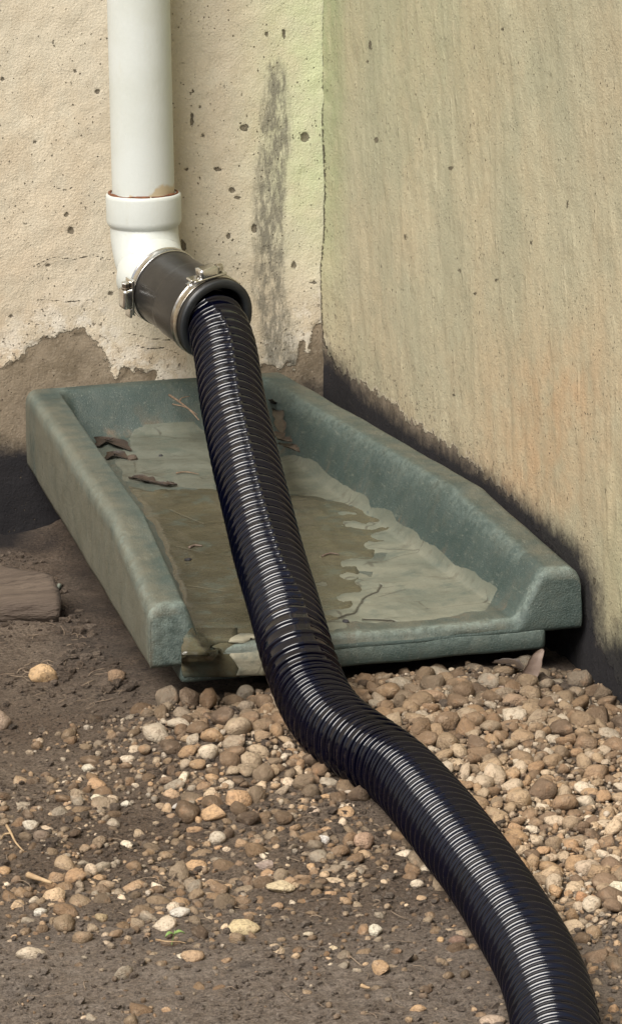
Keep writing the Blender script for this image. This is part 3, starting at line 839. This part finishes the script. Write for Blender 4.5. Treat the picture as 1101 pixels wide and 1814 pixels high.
def hose():
    root = empty('corrugated_hose', (-.28, -1.0, .03))
    tag(root, 'glossy black corrugated drain hose running from the rubber coupling down over gravel and soil', 'hose')
    # ring pitch shortens from the stretched part to the part on the ground
    s_at_ring, s = [0.0], 0.0
    while s < HL-.015:
        _, sy = pix(resample(HC, np.array([s])))
        s += float(np.interp(sy[0], [600, 1050, 1140, 1230, 1330, 1420, 1814], [.0170, .0168, .0150, .0116, .0116, .0136, .0145]))
        s_at_ring.append(s)
    s_at_ring = np.array(s_at_ring)
    per = 14
    fr = np.array([0, .035, .07, .10, .125, .145, .16, .33, .5, .67, .84, .855, .875, .90, .93, .965])
    k = (np.arange(len(s_at_ring)-1)[:, None]+fr[None]).ravel()
    sv = np.interp(k, np.arange(len(s_at_ring)), s_at_ring)
    P = resample(HC, sv)
    n = 96
    f = sstep(.25, HL*.75, sv)
    _, sy = pix(P)
    beta = np.interp(sy, [300, 1050, 1140, 1210, 1290, 1430, 1814], [rad(8), rad(8), rad(16), rad(32), rad(42), rad(52), rad(50)])
    beta = np.convolve(np.pad(beta, 30, 'edge'), np.ones(61)/61, 'valid')
    ref = -_F[None]*np.cos(beta)[:, None]+_R[None]*np.sin(beta)[:, None]
    T, A, B = frames(P, ref)
    th = np.linspace(0, 2*math.pi, n, endpoint=False)
    R0 = (HR0*(1-f)+HR1*f)[:, None]
    # the two mould halves meet at the seam and are offset by part of a ring
    half = (np.sin(th) > 0)
    phase = np.zeros((1, n))
    kk = k[:, None]+phase
    q = np.abs((kk+.5) % 1.0-.5)/.155                   # 0 on the ridge, 1 where it meets the groove
    prof = np.sqrt(np.clip(1-q*q, 0, 1))
    r = R0-.0030+.0032*prof
    # slight flats and dents, raised seam
    ths = (th+math.pi) % (2*math.pi)-math.pi
    seam = np.exp(-(ths/.06)**2)[None, :]
    r = r+.0013*seam*(1-.6*prof)
    sag = .0009*vnoise(sv[:, None]*9+0*th[None], np.cos(th)[None]*1.2+0*sv[:, None], np.sin(th)[None]*1.2+0*sv[:, None], seed=92)
    r = r+sag
    V, F = sweep(P, r, ref, n, caps=False)
    mesh_np('tube', V, F, M_hose, parent=root)
hose()

# ------------------------------------------------------------------ stones
def rock(seed, sub=2, facets=5, rough=.14):
    rs = np.random.default_rng(seed)
    bm = bmesh.new(); bmesh.ops.create_icosphere(bm, subdivisions=sub, radius=1.0)
    V = np.array([v.co[:] for v in bm.verts]); F = np.array([[v.index for v in f.verts] for f in bm.faces]); bm.free()
    V = V*(1+rough*fbm(V[:, 0]*1.1+seed, V[:, 1]*1.1, V[:, 2]*1.1, oct=3, seed=seed))[:, None]
    for _ in range(facets):
        nrm = unit(rs.normal(size=3)); d = rs.uniform(.50, .84)
        V = V-np.clip(V @ nrm-d, 0, None)[:, None]*nrm*.9
    V /= np.abs(V).max(0)
    return V, F

ROCKS = [rock(100+i, 2, 6+i % 6, .18+.05*(i % 4)) for i in range(20)]
TINTS = np.array([(.37, .275, .18), (.30, .215, .14), (.24, .17, .11), (.42, .325, .22), (.36, .245, .15), (.47, .385, .28), (.18, .13, .09), (.40, .28, .17), (.28, .22, .155), (.52, .44, .34)])

GX = np.array([0, 100, 200, 300, 400, 500, 600, 700, 800, 900, 1000, 1100.])
GY = np.array([1140, 1175, 1200, 1230, 1270, 1320, 1370, 1410, 1450, 1500, 1550, 1590, 1630, 1680, 1740, 1830.])
GD = np.array([
    [0, 0, 0, 0, 0, 0, 2, 2, 2, 2, 2, 2],
    [0, 0, 0, 0, 0, 2, 3, 2.5, 3, 3, 2.5, 4],
    [0, 0, .3, .6, 1, 3, 6, 6.5, 7, 7, 6, 7],
    [0, 0, .5, 5, 6, 7, 10, 10, 10, 10, 10, 10],
    [0, .2, 2, 8, 8, 9, 10, 10, 10, 10, 10, 10],
    [0, .3, 5, 7, 8, 8, 10, 10, 10, 10, 10, 10],
    [.2, 1, 5, 6, 7, 8, 9, 10, 10, 10, 10, 10],
    [.5, 1, 3, 4, 5.5, 5.5, 4.5, 4, 10, 10, 10, 10],
    [.8, .6, .3, .4, 1.5, 2.5, 3, 1.2, 9, 10, 10, 10],
    [1, 1.6, 1.8, 1.4, 2.2, 3.2, 3, .8, 4, 10, 10, 10],
    [1, 2, 2.6, 2.0, 1.4, 1.2, 1.6, .5, .8, 9, 10, 10],
    [.7, 1.3, 2, 1.3, .7, .5, .6, .3, .5, 6.5, 9, 10],
    [.2, .4, .7, .5, .35, .3, .2, .2, .3, 2, 5, 6],
    [.1, .15, .2, .3, .25, .25, .3, .3, .3, .4, .8, 1.2],
    [.1, .1, .1, .1, .1, .1, .1, .15, .2, .2, .3, .4],
    [.05, .05, .1, .1, .1, .05, .1, .1, .1, .2, .2, .2]])/10.0

def density(u, v):
    u = np.clip(u, GX[0], GX[-1]); v2 = np.clip(v, GY[0], GY[-1]-.01)
    i = np.clip(np.searchsorted(GX, u)-1, 0, len(GX)-2); j = np.clip(np.searchsorted(GY, v2)-1, 0, len(GY)-2)
    fx = (u-GX[i])/(GX[i+1]-GX[i]); fy = (v2-GY[j])/(GY[j+1]-GY[j])
    d = GD[j, i]*(1-fx)*(1-fy)+GD[j, i+1]*fx*(1-fy)+GD[j+1, i]*(1-fx)*fy+GD[j+1, i+1]*fx*fy
    return np.where(v < GY[0], 0, d)

# single stones one can point at: (px, py, width px, height px, tint, rotation, label)
NAMED = [
    (78, 1196, 54, 50, (.55, .37, .20), 'large rounded orange cream stone alone on bare soil below the grey plank'),
    (205, 1198, 36, 34, (.27, .18, .11), 'small brown stone half sunk in soil near the splash block front left foot'),
    (-2, 1280, 44, 52, (.36, .27, .20), 'greyish tan stone cut off by the photo edge, on bare soil'),
    (496, 1571, 58, 30, (.60, .49, .31), 'flat cream stone with a pointed left end, on soil left of the hose'),
    (432, 1643, 60, 30, (.60, .48, .28), 'flat yellow cream stone, lowest of the large pale ones left of the hose'),
    (319, 1616, 40, 19, (.64, .59, .50), 'white flat pitted stone on soil just above the green seedling'),
    (665, 1649, 25, 30, (.66, .60, .47), 'upright white oval stone alone on dark soil beside the hose'),
    (341, 1693, 44, 26, (.45, .31, .19), 'rough tan stone beside a dark soil patch, just below the seedling'),
    (647, 1490, 43, 38, (.42, .28, .19), 'round pinkish tan stone closest to the left side of the hose'),
    (574, 1487, 24, 27, (.68, .64, .58), 'bright white stone with a dark hollow, left of the round pinkish stone'),
    (387, 1486, 34, 32, (.55, .47, .36), 'pale angular stone standing above a row of small pebbles'),
    (302, 1407, 34, 30, (.55, .38, .24), 'pinkish triangular stone leaning on a white one in the left gravel'),
    (321, 1429, 36, 20, (.58, .54, .48), 'white flat stone under the pinkish triangular stone'),
    (53, 1462, 33, 26, (.56, .49, .38), 'cream angular stone above a brown one by the curved dry twig'),
    (72, 1482, 34, 30, (.22, .165, .12), 'brown stone tucked beneath the cream angular one near the twig'),
    (239, 1331, 29, 26, (.55, .44, .31), 'cream square stone on the upper edge of the left gravel'),
    (158, 1361, 27, 20, (.60, .54, .42), 'whitish lone stone on dark soil at the left gravel edge'),
    (470, 1532, 38, 30, (.37, .29, .24), 'greyish rough stone above the flat cream pointed stone'),
    (71, 1616, 33, 19, (.62, .57, .48), 'white small stone on the left soil below the wood chip'),
    (981, 1456, 45, 28, (.56, .44, .31), 'large cream wedge stone in the gravel right of the hose'),
    (1042, 1539, 54, 42, (.55, .43, .31), 'largest chunky cream stone in the gravel at the right'),
    (555, 1437, 27, 26, (.50, .39, .29), 'rounded beige stone left of the hose bend'),
    (783, 1643, 0, 0, None, ''),
    (760, 1235, 60, 32, (.33, .22, .14), 'broad brown stone just in front of the splash block lip'),
    (908, 1241, 52, 30, (.31, .215, .14), 'broad dull brown stone below the dry leaf'),
    (332, 1240, 62, 34, (.24, .175, .12), 'large dark brown stone under the splash block left lip'),
    (870, 1809, 52, 22, (.50, .38, .28), 'pale pinkish stone at the lower photo edge beside the hose'),
    (591, 1681, 20, 14, (.50, .40, .26), 'small yellowish stone on the lower soil left of the white oval one'),
    (545, 1655, 22, 10, (.52, .44, .32), 'tiny flat cream stone right of the yellow cream flat one'),
    (225, 1424, 22, 14, (.62, .57, .46), 'small white pebble left of the pinkish triangular stone'),
    (180, 1626, 30, 22, (.38, .29, .17), 'mossy yellowish stone at the lower edge of the left gravel'),
    (810, 1665, 34, 28, (.22, .14, .10), 'dark reddish rough stone close to the left side of the lower hose'),
    (780, 1665, 14, 17, (.50, .33, .17), 'little orange pebble touching the dark reddish stone'),
    (1030, 1590, 24, 32, (.50, .28, .15), 'rusty orange upright stone below the chunky cream stone'),
]
taken = []
hose_xy = HC[::6]
def named_stones():
    for i, (u, v, wp, hp, tint, label) in enumerate(NAMED):
        if wp == 0: continue
        z = 0.0
        for _ in range(4):
            p = at(u, v, 2, z+.004); z = float(ground_h(p[0], p[1]))
        sc_ = FPX/np.dot(p-CAM, _F)
        rx = wp/sc_/2; rz = hp/sc_/2*.84
        big = rx > .010
        ry = max(rx*.8, rz)
        V, F = rock(500+i, 3 if big else 2, 6 if 'angular' in label or 'wedge' in label or 'triang' in label else 4, .16)
        a = RNG.uniform(-.35, .35); ca, sa = math.cos(a+YAW*-1), math.sin(a+YAW*-1)
        V = V*np.array([rx, ry, rz])
        if 'pointed' in label: V[:, 2] *= 1-.45*np.clip(-V[:, 0]/rx, 0, 1); V[:, 1] *= 1-.5*np.clip(-V[:, 0]/rx, 0, 1)
        if 'triangular' in label: V[:, 0] *= 1-.5*np.clip(V[:, 2]/rz, -.4, 1)
        X_, Y_ = V[:, 0]*ca-V[:, 1]*sa, V[:, 0]*sa+V[:, 1]*ca
        V = np.stack([X_, Y_, V[:, 2]], 1)
        c = np.array([p[0], p[1], z+rz*.55])
        q = at(u, v, 2, c[2]); c[:2] = q[:2]
        if c[0] > -rx*1.1: c[0] = -rx*1.15
        name = 'stone'
        o = mesh_np(name, V+c, F, M_stone_mass, base=(c[0], c[1], z), cattrs={'tint': np.tile((*tint, 1), (len(V), 1))})
        tag(o, label, 'stone', group='loose stones on the soil and gravel')
        taken.append((c[0], c[1], rx))
named_stones()

def gravel():
    cell = .012; gridd = {}
    placed = []
    def ok_place(x, y, r, f):
        i, j = int(math.floor(x/cell)), int(math.floor(y/cell))
        for a in range(-2, 3):
            for b in range(-2, 3):
                for (qx, qy, qr) in gridd.get((i+a, j+b), ()):
                    if (qx-x)**2+(qy-y)**2 < (f*(r+qr))**2: return False
        gridd.setdefault((i, j), []).append((x, y, r)); return True
    N = 130000
    x = RNG.uniform(-.98, -.003, N); y = RNG.uniform(-1.82, -.775, N)
    u, v = pix(np.stack([x, y, np.zeros(N)+.012], 1))
    near = (u > -60) & (u < 1160) & (v > 1120) & (v < 1860)
    x, y, u, v = x[near], y[near], u[near], v[near]
    clump = fbm(x*26, y*18, seed=21)
    d = density(u, v)
    pr = np.clip(d*1.05+(clump*.55)*(d < .85)*(d > .12), 0, 1)
    r = np.clip(np.exp(RNG.normal(math.log(.0034), .50, len(x))), .0019, .0115)
    r = np.where(v < 1330, r*1.12, r)
    order = np.argsort(-r*(1+.0*r))
    hx, hy, hz = HC[::8, 0], HC[::8, 1], HC[::8, 2]
    tk = np.array(taken)
    for i in order:
        if RNG.random() > pr[i]: continue
        hd = np.hypot(hx-x[i], hy-y[i]); j = hd.argmin()
        if hd[j] < .019 and hz[j] < .05: continue
        if x[i] > -r[i]*1.05: continue
        if (np.hypot(tk[:, 0]-x[i], tk[:, 1]-y[i]) < tk[:, 2]*.75+r[i]*.6).any(): continue
        f = .66 if d[i] > .8 else .76
        if ok_place(x[i], y[i], r[i], f): placed.append((x[i], y[i], r[i], d[i], u[i], v[i]))
    A = np.array(placed)
    n = len(A)
    r = A[:, 2]; dn = A[:, 3]
    g = ground_h(A[:, 0], A[:, 1])
    flat = RNG.uniform(.45, .85, n); el = RNG.uniform(.58, 1.0, n)
    lift = np.where(dn > .6, RNG.uniform(.0, .85, n), RNG.uniform(-.45, .40, n))
    z = g+r*flat*lift
    yaw = RNG.uniform(0, 2*math.pi, n); tx = RNG.normal(0, .28, n); ty = RNG.normal(0, .28, n)
    ti = RNG.integers(0, len(TINTS), n); tint = TINTS[ti]*RNG.uniform(.78, 1.2, n)[:, None]
    whiten = RNG.random(n) < .10
    tint[whiten] = np.array([.60, .54, .44])*RNG.uniform(.85, 1.15, whiten.sum())[:, None]
    # damp, dirty stones next to the block and in the soil at the left; washed pale ones at the right
    dmp = sstep(1400, 1200, A[:, 5])*.55+np.where(RNG.random(n) < .72, .45, -.15)*sstep(.85, .55, dn)*(1-.5*sstep(1390, 1300, A[:, 5]))
    tint = tint*(1-dmp)[:, None]
    tint = tint*(1+.18*sstep(1380, 1480, A[:, 5])*sstep(780, 900, A[:, 4]))[:, None]
    tint = np.clip(tint*np.array([1.0, .93, .85]), .02, .72)
    shape = RNG.integers(0, len(ROCKS), n)
    vis = (A[:, 4] > 0) & (A[:, 4] < 1101) & (A[:, 5] > 1150) & (A[:, 5] < 1814)
    hd = np.array([np.hypot(hx-a[0], hy-a[1]).min() for a in A]); vis &= hd > .034
    px = 2*r*FPX/((np.stack([A[:, 0], A[:, 1], z], 1)-CAM) @ _F)*(1+.25*lift)
    rank = np.argsort(-np.where(vis, px, 0))
    part = np.zeros(n, bool); part[rank[:290]] = True
    mats = []
    for i in range(n):
        R = Matrix.Rotation(yaw[i], 3, 'Z') @ Matrix.Rotation(tx[i], 3, 'X') @ Matrix.Rotation(ty[i], 3, 'Y')
        mats.append(np.array(R)*np.array([r[i], r[i]*el[i], r[i]*flat[i]])[None, :])
    mats = np.array(mats)
    meshes = []
    for V, F in ROCKS:
        me = bpy.data.meshes.new('pebble'); me.from_pydata([tuple(v) for v in V], [], [tuple(f) for f in F.tolist()])
        me.polygons.foreach_set('use_smooth', np.ones(len(me.polygons), bool)); me.materials.append(M_stone_parts); me.update()
        meshes.append(me)
    first = True
    for i in np.where(part)[0]:
        o = bpy.data.objects.new('pebble', meshes[shape[i]])
        m4 = Matrix.Identity(4)
        for a in range(3):
            for b in range(3): m4[a][b] = mats[i][a][b]
        m4[0][3], m4[1][3], m4[2][3] = A[i, 0], A[i, 1], z[i]
        col.objects.link(o); o.parent = ground; o.matrix_basis = m4
        o.color = (*tint[i], 1)
    Vs, Fs, Cs, off = [], [], [], 0
    for i in np.where(~part)[0]:
        V, F = ROCKS[shape[i]]
        Vs.append(V @ mats[i].T+np.array([A[i, 0], A[i, 1], z[i]])); Fs.append(F+off); off += len(V)
        Cs.append(np.tile((*tint[i], 1), (len(V), 1)))
    o = mesh_np('gravel', np.vstack(Vs), np.vstack(Fs), M_stone_mass, base=(-.3, -1.2, 0), cattrs={'tint': np.vstack(Cs)})
    tag(o, 'tan and brown river gravel spread over the soil in front of the splash block', 'gravel', kind='stuff')
    # grit: small stones between
    N = 26000
    x = RNG.uniform(-.98, -.002, N); y = RNG.uniform(-1.82, -.775, N)
    u, v = pix(np.stack([x, y, np.zeros(N)], 1)); d = density(u, v)
    k = (u > -30) & (u < 1130) & (v > 1130) & (v < 1840) & (RNG.random(N) < d*.75+.035)
    x, y, v = x[k], y[k], v[k]; n = len(x)
    V0, F0 = rock(77, 1, 2, .2)
    rr = np.clip(np.exp(RNG.normal(math.log(.0019), .35, n)), .0008, .0035)
    zz = ground_h(x, y)+rr*RNG.uniform(0, .8, n)+np.where(d[k] > .7, .002, 0)
    sh = RNG.uniform(.6, 1, (n, 3)); an = RNG.uniform(0, 6.28, n)
    VV = V0[None]*sh[:, None]*rr[:, None, None]
    ca, sa = np.cos(an)[:, None], np.sin(an)[:, None]
    VV = np.stack([VV[..., 0]*ca-VV[..., 1]*sa+x[:, None], VV[..., 0]*sa+VV[..., 1]*ca+y[:, None], VV[..., 2]+zz[:, None]], -1).reshape(-1, 3)
    FF = (F0[None]+(np.arange(n)*len(V0))[:, None, None]).reshape(-1, 3)
    tt = TINTS[RNG.integers(0, len(TINTS), n)]*RNG.uniform(.45, 1.15, n)[:, None]
    tt = np.repeat(np.c_[tt, np.ones(n)], len(V0), 0)
    o = mesh_np('gravel', VV, FF, M_stone_mass, base=(-.3, -1.2, 0), cattrs={'tint': tt})
    tag(o, 'fine grit and tiny pebbles between the larger stones', 'gravel', kind='stuff')
gravel()

def crumbs():
    N = 70000
    x = RNG.uniform(-.98, -.002, N); y = -RNG.uniform(.02, 1.83, N)
    u, v = pix(np.stack([x, y, np.zeros(N)], 1))
    inblock = (y > BYf) & (x > x_left(y)-.001)
    cl = fbm(x*22, y*14, seed=25)
    hx, hy = HC[::8, 0], HC[::8, 1]
    # smooth trodden soil at the far left stays nearly free of crumbs
    calm = np.exp(-(((u-40)/110)**2+((v-1350)/45)**2))+np.exp(-(((u-60)/90)**2+((v-1130)/50)**2))*.7
    k = (u > -30) & (u < 1130) & (v > 930) & (v < 1840) & ~inblock & (RNG.random(N) < np.clip(.62+.5*cl-.9*calm, .04, 1))
    x, y, u, v = x[k], y[k], u[k], v[k]; n = len(x)
    V0, F0 = rock(55, 1, 1, .35)
    rr = np.clip(np.exp(RNG.normal(math.log(.0014), .55, n)), .0005, .0060)*np.where((v < 1250) & (u > 90), 1.9, 1)
    zz = ground_h(x, y)+rr*RNG.uniform(-.2, .6, n)
    sh = RNG.uniform(.55, 1, (n, 3)); an = RNG.uniform(0, 6.28, n)
    VV = V0[None]*sh[:, None]*rr[:, None, None]
    ca, sa = np.cos(an)[:, None], np.sin(an)[:, None]
    VV = np.stack([VV[..., 0]*ca-VV[..., 1]*sa+x[:, None], VV[..., 0]*sa+VV[..., 1]*ca+y[:, None], VV[..., 2]+zz[:, None]], -1).reshape(-1, 3)
    FF = (F0[None]+(np.arange(n)*len(V0))[:, None, None]).reshape(-1, 3)
    o = mesh_np('soil_crumbs', VV, FF, M_soil, base=(-.3, -1.2, 0), smooth=False,
                attrs=dict(dark=np.repeat(RNG.uniform(0, .4, n), len(V0)), pale=np.repeat(np.clip(sstep(1480, 1700, v)*.9+RNG.uniform(-.3, .3, n), 0, 1), len(V0))))
    tag(o, 'crumbs of brown soil over the ground', 'soil', kind='stuff')
    # rootlets and fibres
    parts = []
    for i in range(210):
        u0, v0 = RNG.uniform(0, 1100), RNG.choice([RNG.uniform(1010, 1250), RNG.uniform(1400, 1800)])
        if v0 < 1250: u0 = RNG.uniform(20, 330)
        p = at(u0, v0, 2, .004)
        if p[1] > BYf-.01 and p[0] > x_left(max(p[1], BYf))-.01: continue
        if np.hypot(hx-p[0], hy-p[1]).min() < .03 or p[0] > -.02: continue
        L = RNG.uniform(.006, .022); a = RNG.uniform(0, 6.28); b = RNG.normal(0, 1.2)
        t = np.linspace(0, 1, 6)
        P = np.stack([p[0]+L*t*np.cos(a+b*t), p[1]+L*t*np.sin(a+b*t), 0*t], 1)
        P[:, 2] = ground_h(P[:, 0], P[:, 1])+.0012+.003*np.sin(t*math.pi)*RNG.random()
        V, F = sweep(P, RNG.uniform(.0002, .00045), (0, 0, 1), 4); parts.append((V, F))
    V, F = join(parts)
    o = mesh_np('rootlets', V, F, M_root, base=(-.3, -1.2, 0))
    tag(o, 'thin dry rootlets and straw bits littering the soil', 'plant litter', kind='stuff')
crumbs()

# ------------------------------------------------------------------ small finds
def plank():
    z = .012
    a = at(-260, 955, 2, z+.006); b = at(98, 1012, 2, z+.006); c = at(108, 1062, 2, z); d = at(-260, 1075, 2, z)
    top = []
    n = 40
    far = np.array([a+(b-a)*t for t in np.linspace(0, 1, n)]); near = np.array([d+(c-d)*t for t in np.linspace(0, 1, n)])
    rows = []
    for q in np.linspace(0, 1, 9):
        r = far*(1-q)+near*q
        bulge = .006*math.sin(q*math.pi)
        r[-1] += (r[-1]-r[-2])*bulge*40*.2
        r[:, 2] = z+.006*(1-q)+.0022*fbm(r[:, 0]*18, r[:, 1]*70, seed=17)-.004*(max(0, abs(q-.5)-.38)/.12)**2
        r[-1, 2] -= .003; r[-1, :2] += .003*np.array([vnoise(q*5., 1.), 0.0])
        rows.append(r)
    T = np.array(rows)
    B = T.copy(); B[..., 2] = -.012
    m = 9
    V = np.vstack([T.reshape(-1, 3), B.reshape(-1, 3)])
    F = [tuple(f) for f in grid_faces(m, n, flip=False).tolist()]+[tuple(f) for f in grid_faces(m, n, off=m*n, flip=True).tolist()]
    idx = np.arange(m*n).reshape(m, n); loop = list(idx[0])+list(idx[1:, -1])+list(idx[-1, ::-1][1:])+list(idx[::-1, 0][1:-1])
    for i in range(len(loop)):
        p, q = loop[i], loop[(i+1) % len(loop)]
        F.append((p, q, q+m*n, p+m*n))
    root = mesh_np('wood_plank', V, F, M_wood, base=V.mean(0))
    tag(root, 'flat grey brown weathered wooden plank lying on the soil left of the splash block', 'plank')
    Vr, Fr = rock(905, 2, 4, .2)
    ctr = at(105, 1040, 2, .010)
    mesh_np('pale_splinter', Vr*np.array([.0028, .003, .0042])+ctr, Fr, M_dry, parent=root, attrs=dict(crack=np.full(len(Vr), 1.0)))['label'] = 'whitish chipped spot at the plank end'
plank()

def leaf(name, path, width, mat, label, cat='leaf', ref=(0, 0, 1), curl=.25, jag=.1, seed=0, group=None, thick=.0005):
    P = catmull(path, 6); n = len(P); T, A, B = frames(P, ref)
    t = np.linspace(0, 1, n); wv = width*np.sin(np.clip(t*.93+.05, 0, 1)*math.pi)**.7*(1+jag*vnoise(t*9, t*0, seed=seed))
    cols = []
    for q in np.linspace(-1, 1, 7):
        cols.append(P+B*(q*wv/2)[:, None]+A*(curl*(abs(q)**1.6)*wv+.0006*vnoise(t*12, t*0+q*3, seed=seed+1))[:, None])
    C = np.array(cols); V = np.vstack([C.reshape(-1, 3), (C-A[None]*thick).reshape(-1, 3)])
    F = [tuple(f) for f in grid_faces(7, n).tolist()]+[tuple(f) for f in grid_faces(7, n, off=7*n, flip=True).tolist()]
    idx = np.arange(7*n).reshape(7, n); loop = list(idx[0])+list(idx[1:, -1])+list(idx[-1, ::-1][1:])+list(idx[::-1, 0][1:-1])
    for i in range(len(loop)):
        p, q = loop[i], loop[(i+1) % len(loop)]; F.append((q, p, p+7*n, q+7*n))
    o = mesh_np(name, V, F, mat, base=P[0])
    return tag(o, label, cat, group)

leaf('dry_leaf', [at(918, 1216, 1, -.835), at(932, 1203, 1, -.84), at(943, 1185, 1, -.842), at(950, 1166, 1, -.842), at(961, 1150, 1, -.84)], .0135, M_leaf_dry, 'curled pinkish dry leaf standing upright against the right end of the splash block', ref=(-.3, -1, .4), curl=.16, seed=2)
leaf('dry_leaf', [at(868, 1217, 2, .022), at(905, 1222, 2, .022), at(950, 1228, 2, .020), at(1006, 1246, 2, .014)], .012, M_leaf_dry, 'long flat strip of grey bark lying on gravel under the upright dry leaf', cat='bark strip', curl=.08, seed=5)
leaf('dry_leaf', [at(960, 1216, 2, .016), at(985, 1222, 2, .014), at(1012, 1226, 2, .010)], .016, M_leaf_dark, 'brown flat leaf on gravel between the bark strip and the wall', curl=.1, seed=8)
leaf('dry_leaf', [at(873, 1173, 2, .025), at(905, 1177, 2, .025), at(925, 1186, 2, .022)], .018, M_leaf_dark, 'dark damp leaf under the splash block right lip', curl=.15, seed=9)
DL = [([(172, 790), (190, 780), (214, 790), (232, 798)], .020, 'dark rotten leaf heap in the back left corner of the splash block'),
      ([(188, 812), (205, 806), (228, 812)], .012, 'brown crumpled leaf just below the leaf heap in the tray corner'),
      ([(228, 846), (252, 848), (278, 856)], .012, 'thin dark leaf at the edge of the wet silt, left end'),
      ([(262, 852), (290, 858), (314, 858)], .010, 'dark leaf scrap next to the thin leaf by the wet silt edge'),
      ([(478, 708), (490, 722), (494, 745), (500, 770)], .013, 'brown leaf stuck in the tray back corner right of the hose'),
      ([(492, 785), (512, 792), (530, 800)], .010, 'rotten leaf on the tray floor right of the hose'),
      ([(486, 765), (500, 778), (516, 782)], .014, 'small dark leaf between the corner leaf and the rotten floor leaf')]
for i, (pts, wd, lb) in enumerate(DL):
    leaf('dead_leaf', [floor_pt(a, b) for a, b in pts], wd, M_leaf_dark, lb, curl=.18, jag=.5, seed=20+i, group='dead leaves in the splash block')

def twig(pts, r, mat, label, fn=None, name='twig', forks=()):
    g = fn or (lambda u, v, dz: at(u, v, 2, .004+dz))
    P = catmull([g(u, v, dz) for (u, v, dz) in pts], 5)
    V, F = sweep(P, np.linspace(r, r*.45, len(P)), (0, 0, 1), 7)
    parts = [(V, F)]
    for f in forks:
        P2 = catmull([g(u, v, dz) for (u, v, dz) in f], 4); parts.append(sweep(P2, np.linspace(r*.6, r*.25, len(P2)), (0, 0, 1), 6))
    V, F = join(parts)
    return tag(mesh_np(name, V, F, mat, base=P[0]), label, 'twig')
twig([(12, 1462, .004), (20, 1476, .004), (28, 1492, .003), (42, 1508, .001)], .0012, M_chipwood, 'thin curved pale twig on the soil at the left, by the cream angular stone', forks=[[(20, 1476, .004), (8, 1478, .002), (2, 1486, .002)]])
twig([(50, 1550, .003), (68, 1556, .0035), (92, 1564, .003)], .0026, M_chipwood, 'straight thick sliver of pale wood on the left soil')
twig([(300, 700, .002), (318, 712, .003), (338, 728, .003), (352, 744, .002)], .0014, M_twig, 'forked brown twig in the back of the splash block, left of the hose', fn=lambda u, v, dz: floor_pt(u, v, dz+.001), forks=[[(306, 716, .002), (330, 722, .004), (350, 735, .003)], [(318, 712, .003), (322, 705, .006), (336, 702, .007)]])
twig([(312, 838, .002), (330, 836, .002), (352, 840, .002)], .0009, M_twig, 'hair thin dark twig on the pale silt film in the tray', fn=lambda u, v, dz: floor_pt(u, v, dz+.001))
twig([(640, 1746, .002), (648, 1749, .002), (655, 1750, .002)], .0016, M_chipwood, 'tiny pale wood splinter on the lowest soil left of the hose')
twig([(880, 1224, .020), (940, 1224, .018), (1000, 1240, .012)], .0012, M_twig, 'long thin brown twig across the bark strip near the right wall')
twig([(335, 970, .001), (345, 966, .001), (358, 967, .001)], .0013, M_leaf_dry, 'short pale curl lying on the wet silt left of the hose', fn=lambda u, v, dz: floor_pt(u, v, dz+.001))
twig([(570, 985, .001), (585, 980, .001), (600, 982, .001)], .0010, M_leaf_dry, 'short pale sliver lying on the wet silt right of the hose', fn=lambda u, v, dz: floor_pt(u, v, dz+.001))

def lump(u, v, rx, rz, mat, label, cat, fn, seed):
    c = fn(u, v); V, F = rock(seed, 2, 4, .25)
    o = mesh_np(cat.replace(' ', '_'), V*np.array([rx, rx*.9, rz])+c, F, mat, base=c)
    return tag(o, label, cat)
lump(284, 808, .0026, .0018, M_char, 'tiny black seed on the pale silt in the tray', 'seed', lambda u, v: floor_pt(u, v, .001), 301)
lump(302, 857, .0042, .0022, M_leaf_dark, 'square dark bark bit beside the dark leaf scrap', 'bark chip', lambda u, v: floor_pt(u, v, .001), 302)
lump(333, 992, .0036, .0022, M_char, 'dark blob on the wet silt near the left tray wall', 'debris', lambda u, v: floor_pt(u, v, .001), 303)
lump(612, 1101, .0030, .0020, M_char, 'black crumb at the cracked silt near the front lip', 'debris', lambda u, v: floor_pt(u, v, .001), 304)
lump(236, 812, .0065, .0042, M_wood, 'reddish brown bark chunk beside the leaf heap in the tray corner', 'bark chip', lambda u, v: floor_pt(u, v, .002), 305)

def seedling():
    c = at(304, 1674, 2, .003)
    root = empty('seedling', c)
    tag(root, 'tiny bright green seedling with two leaves sprouting from the lower soil', 'seedling')
    P = catmull([c, c+np.array([.001, 0, .004]), c+np.array([.002, 0, .008])], 5)
    V, F = sweep(P, .0004, (1, 0, 0), 6); mesh_np('stem', V, F, M_green, parent=root)
    for s in (-1, 1, .2):
        t = np.linspace(0, 1, 7); b = P[-1]
        L = .0075
        mid = np.stack([b[0]+s*L*t, b[1]-.002*t*(1 if s > .5 else 2), b[2]+.002*np.sin(t*3)], 1)
        wv = .0026*np.sin(np.clip(t, .04, .97)*math.pi)
        V = np.vstack([mid+np.array([0, 1, .15])*wv[:, None], mid+np.array([0, 0, -.0004]), mid-np.array([0, 1, -.15])*wv[:, None]])
        n = 7; F = [(k, k+1, n+k+1, n+k) for k in range(n-1)]+[(n+k, n+k+1, 2*n+k+1, 2*n+k) for k in range(n-1)]
        V = np.vstack([V, V-np.array([0, 0, .0003])]); F += [tuple(i+3*n for i in f[::-1]) for f in F]
        mesh_np('leaf', V, F, M_green, parent=root)
seedling()
twig([(276, 1664, .004), (296, 1668, .006), (316, 1668, .005), (330, 1671, .003)], .0006, M_chipwood, 'fine straw lying across the green seedling')
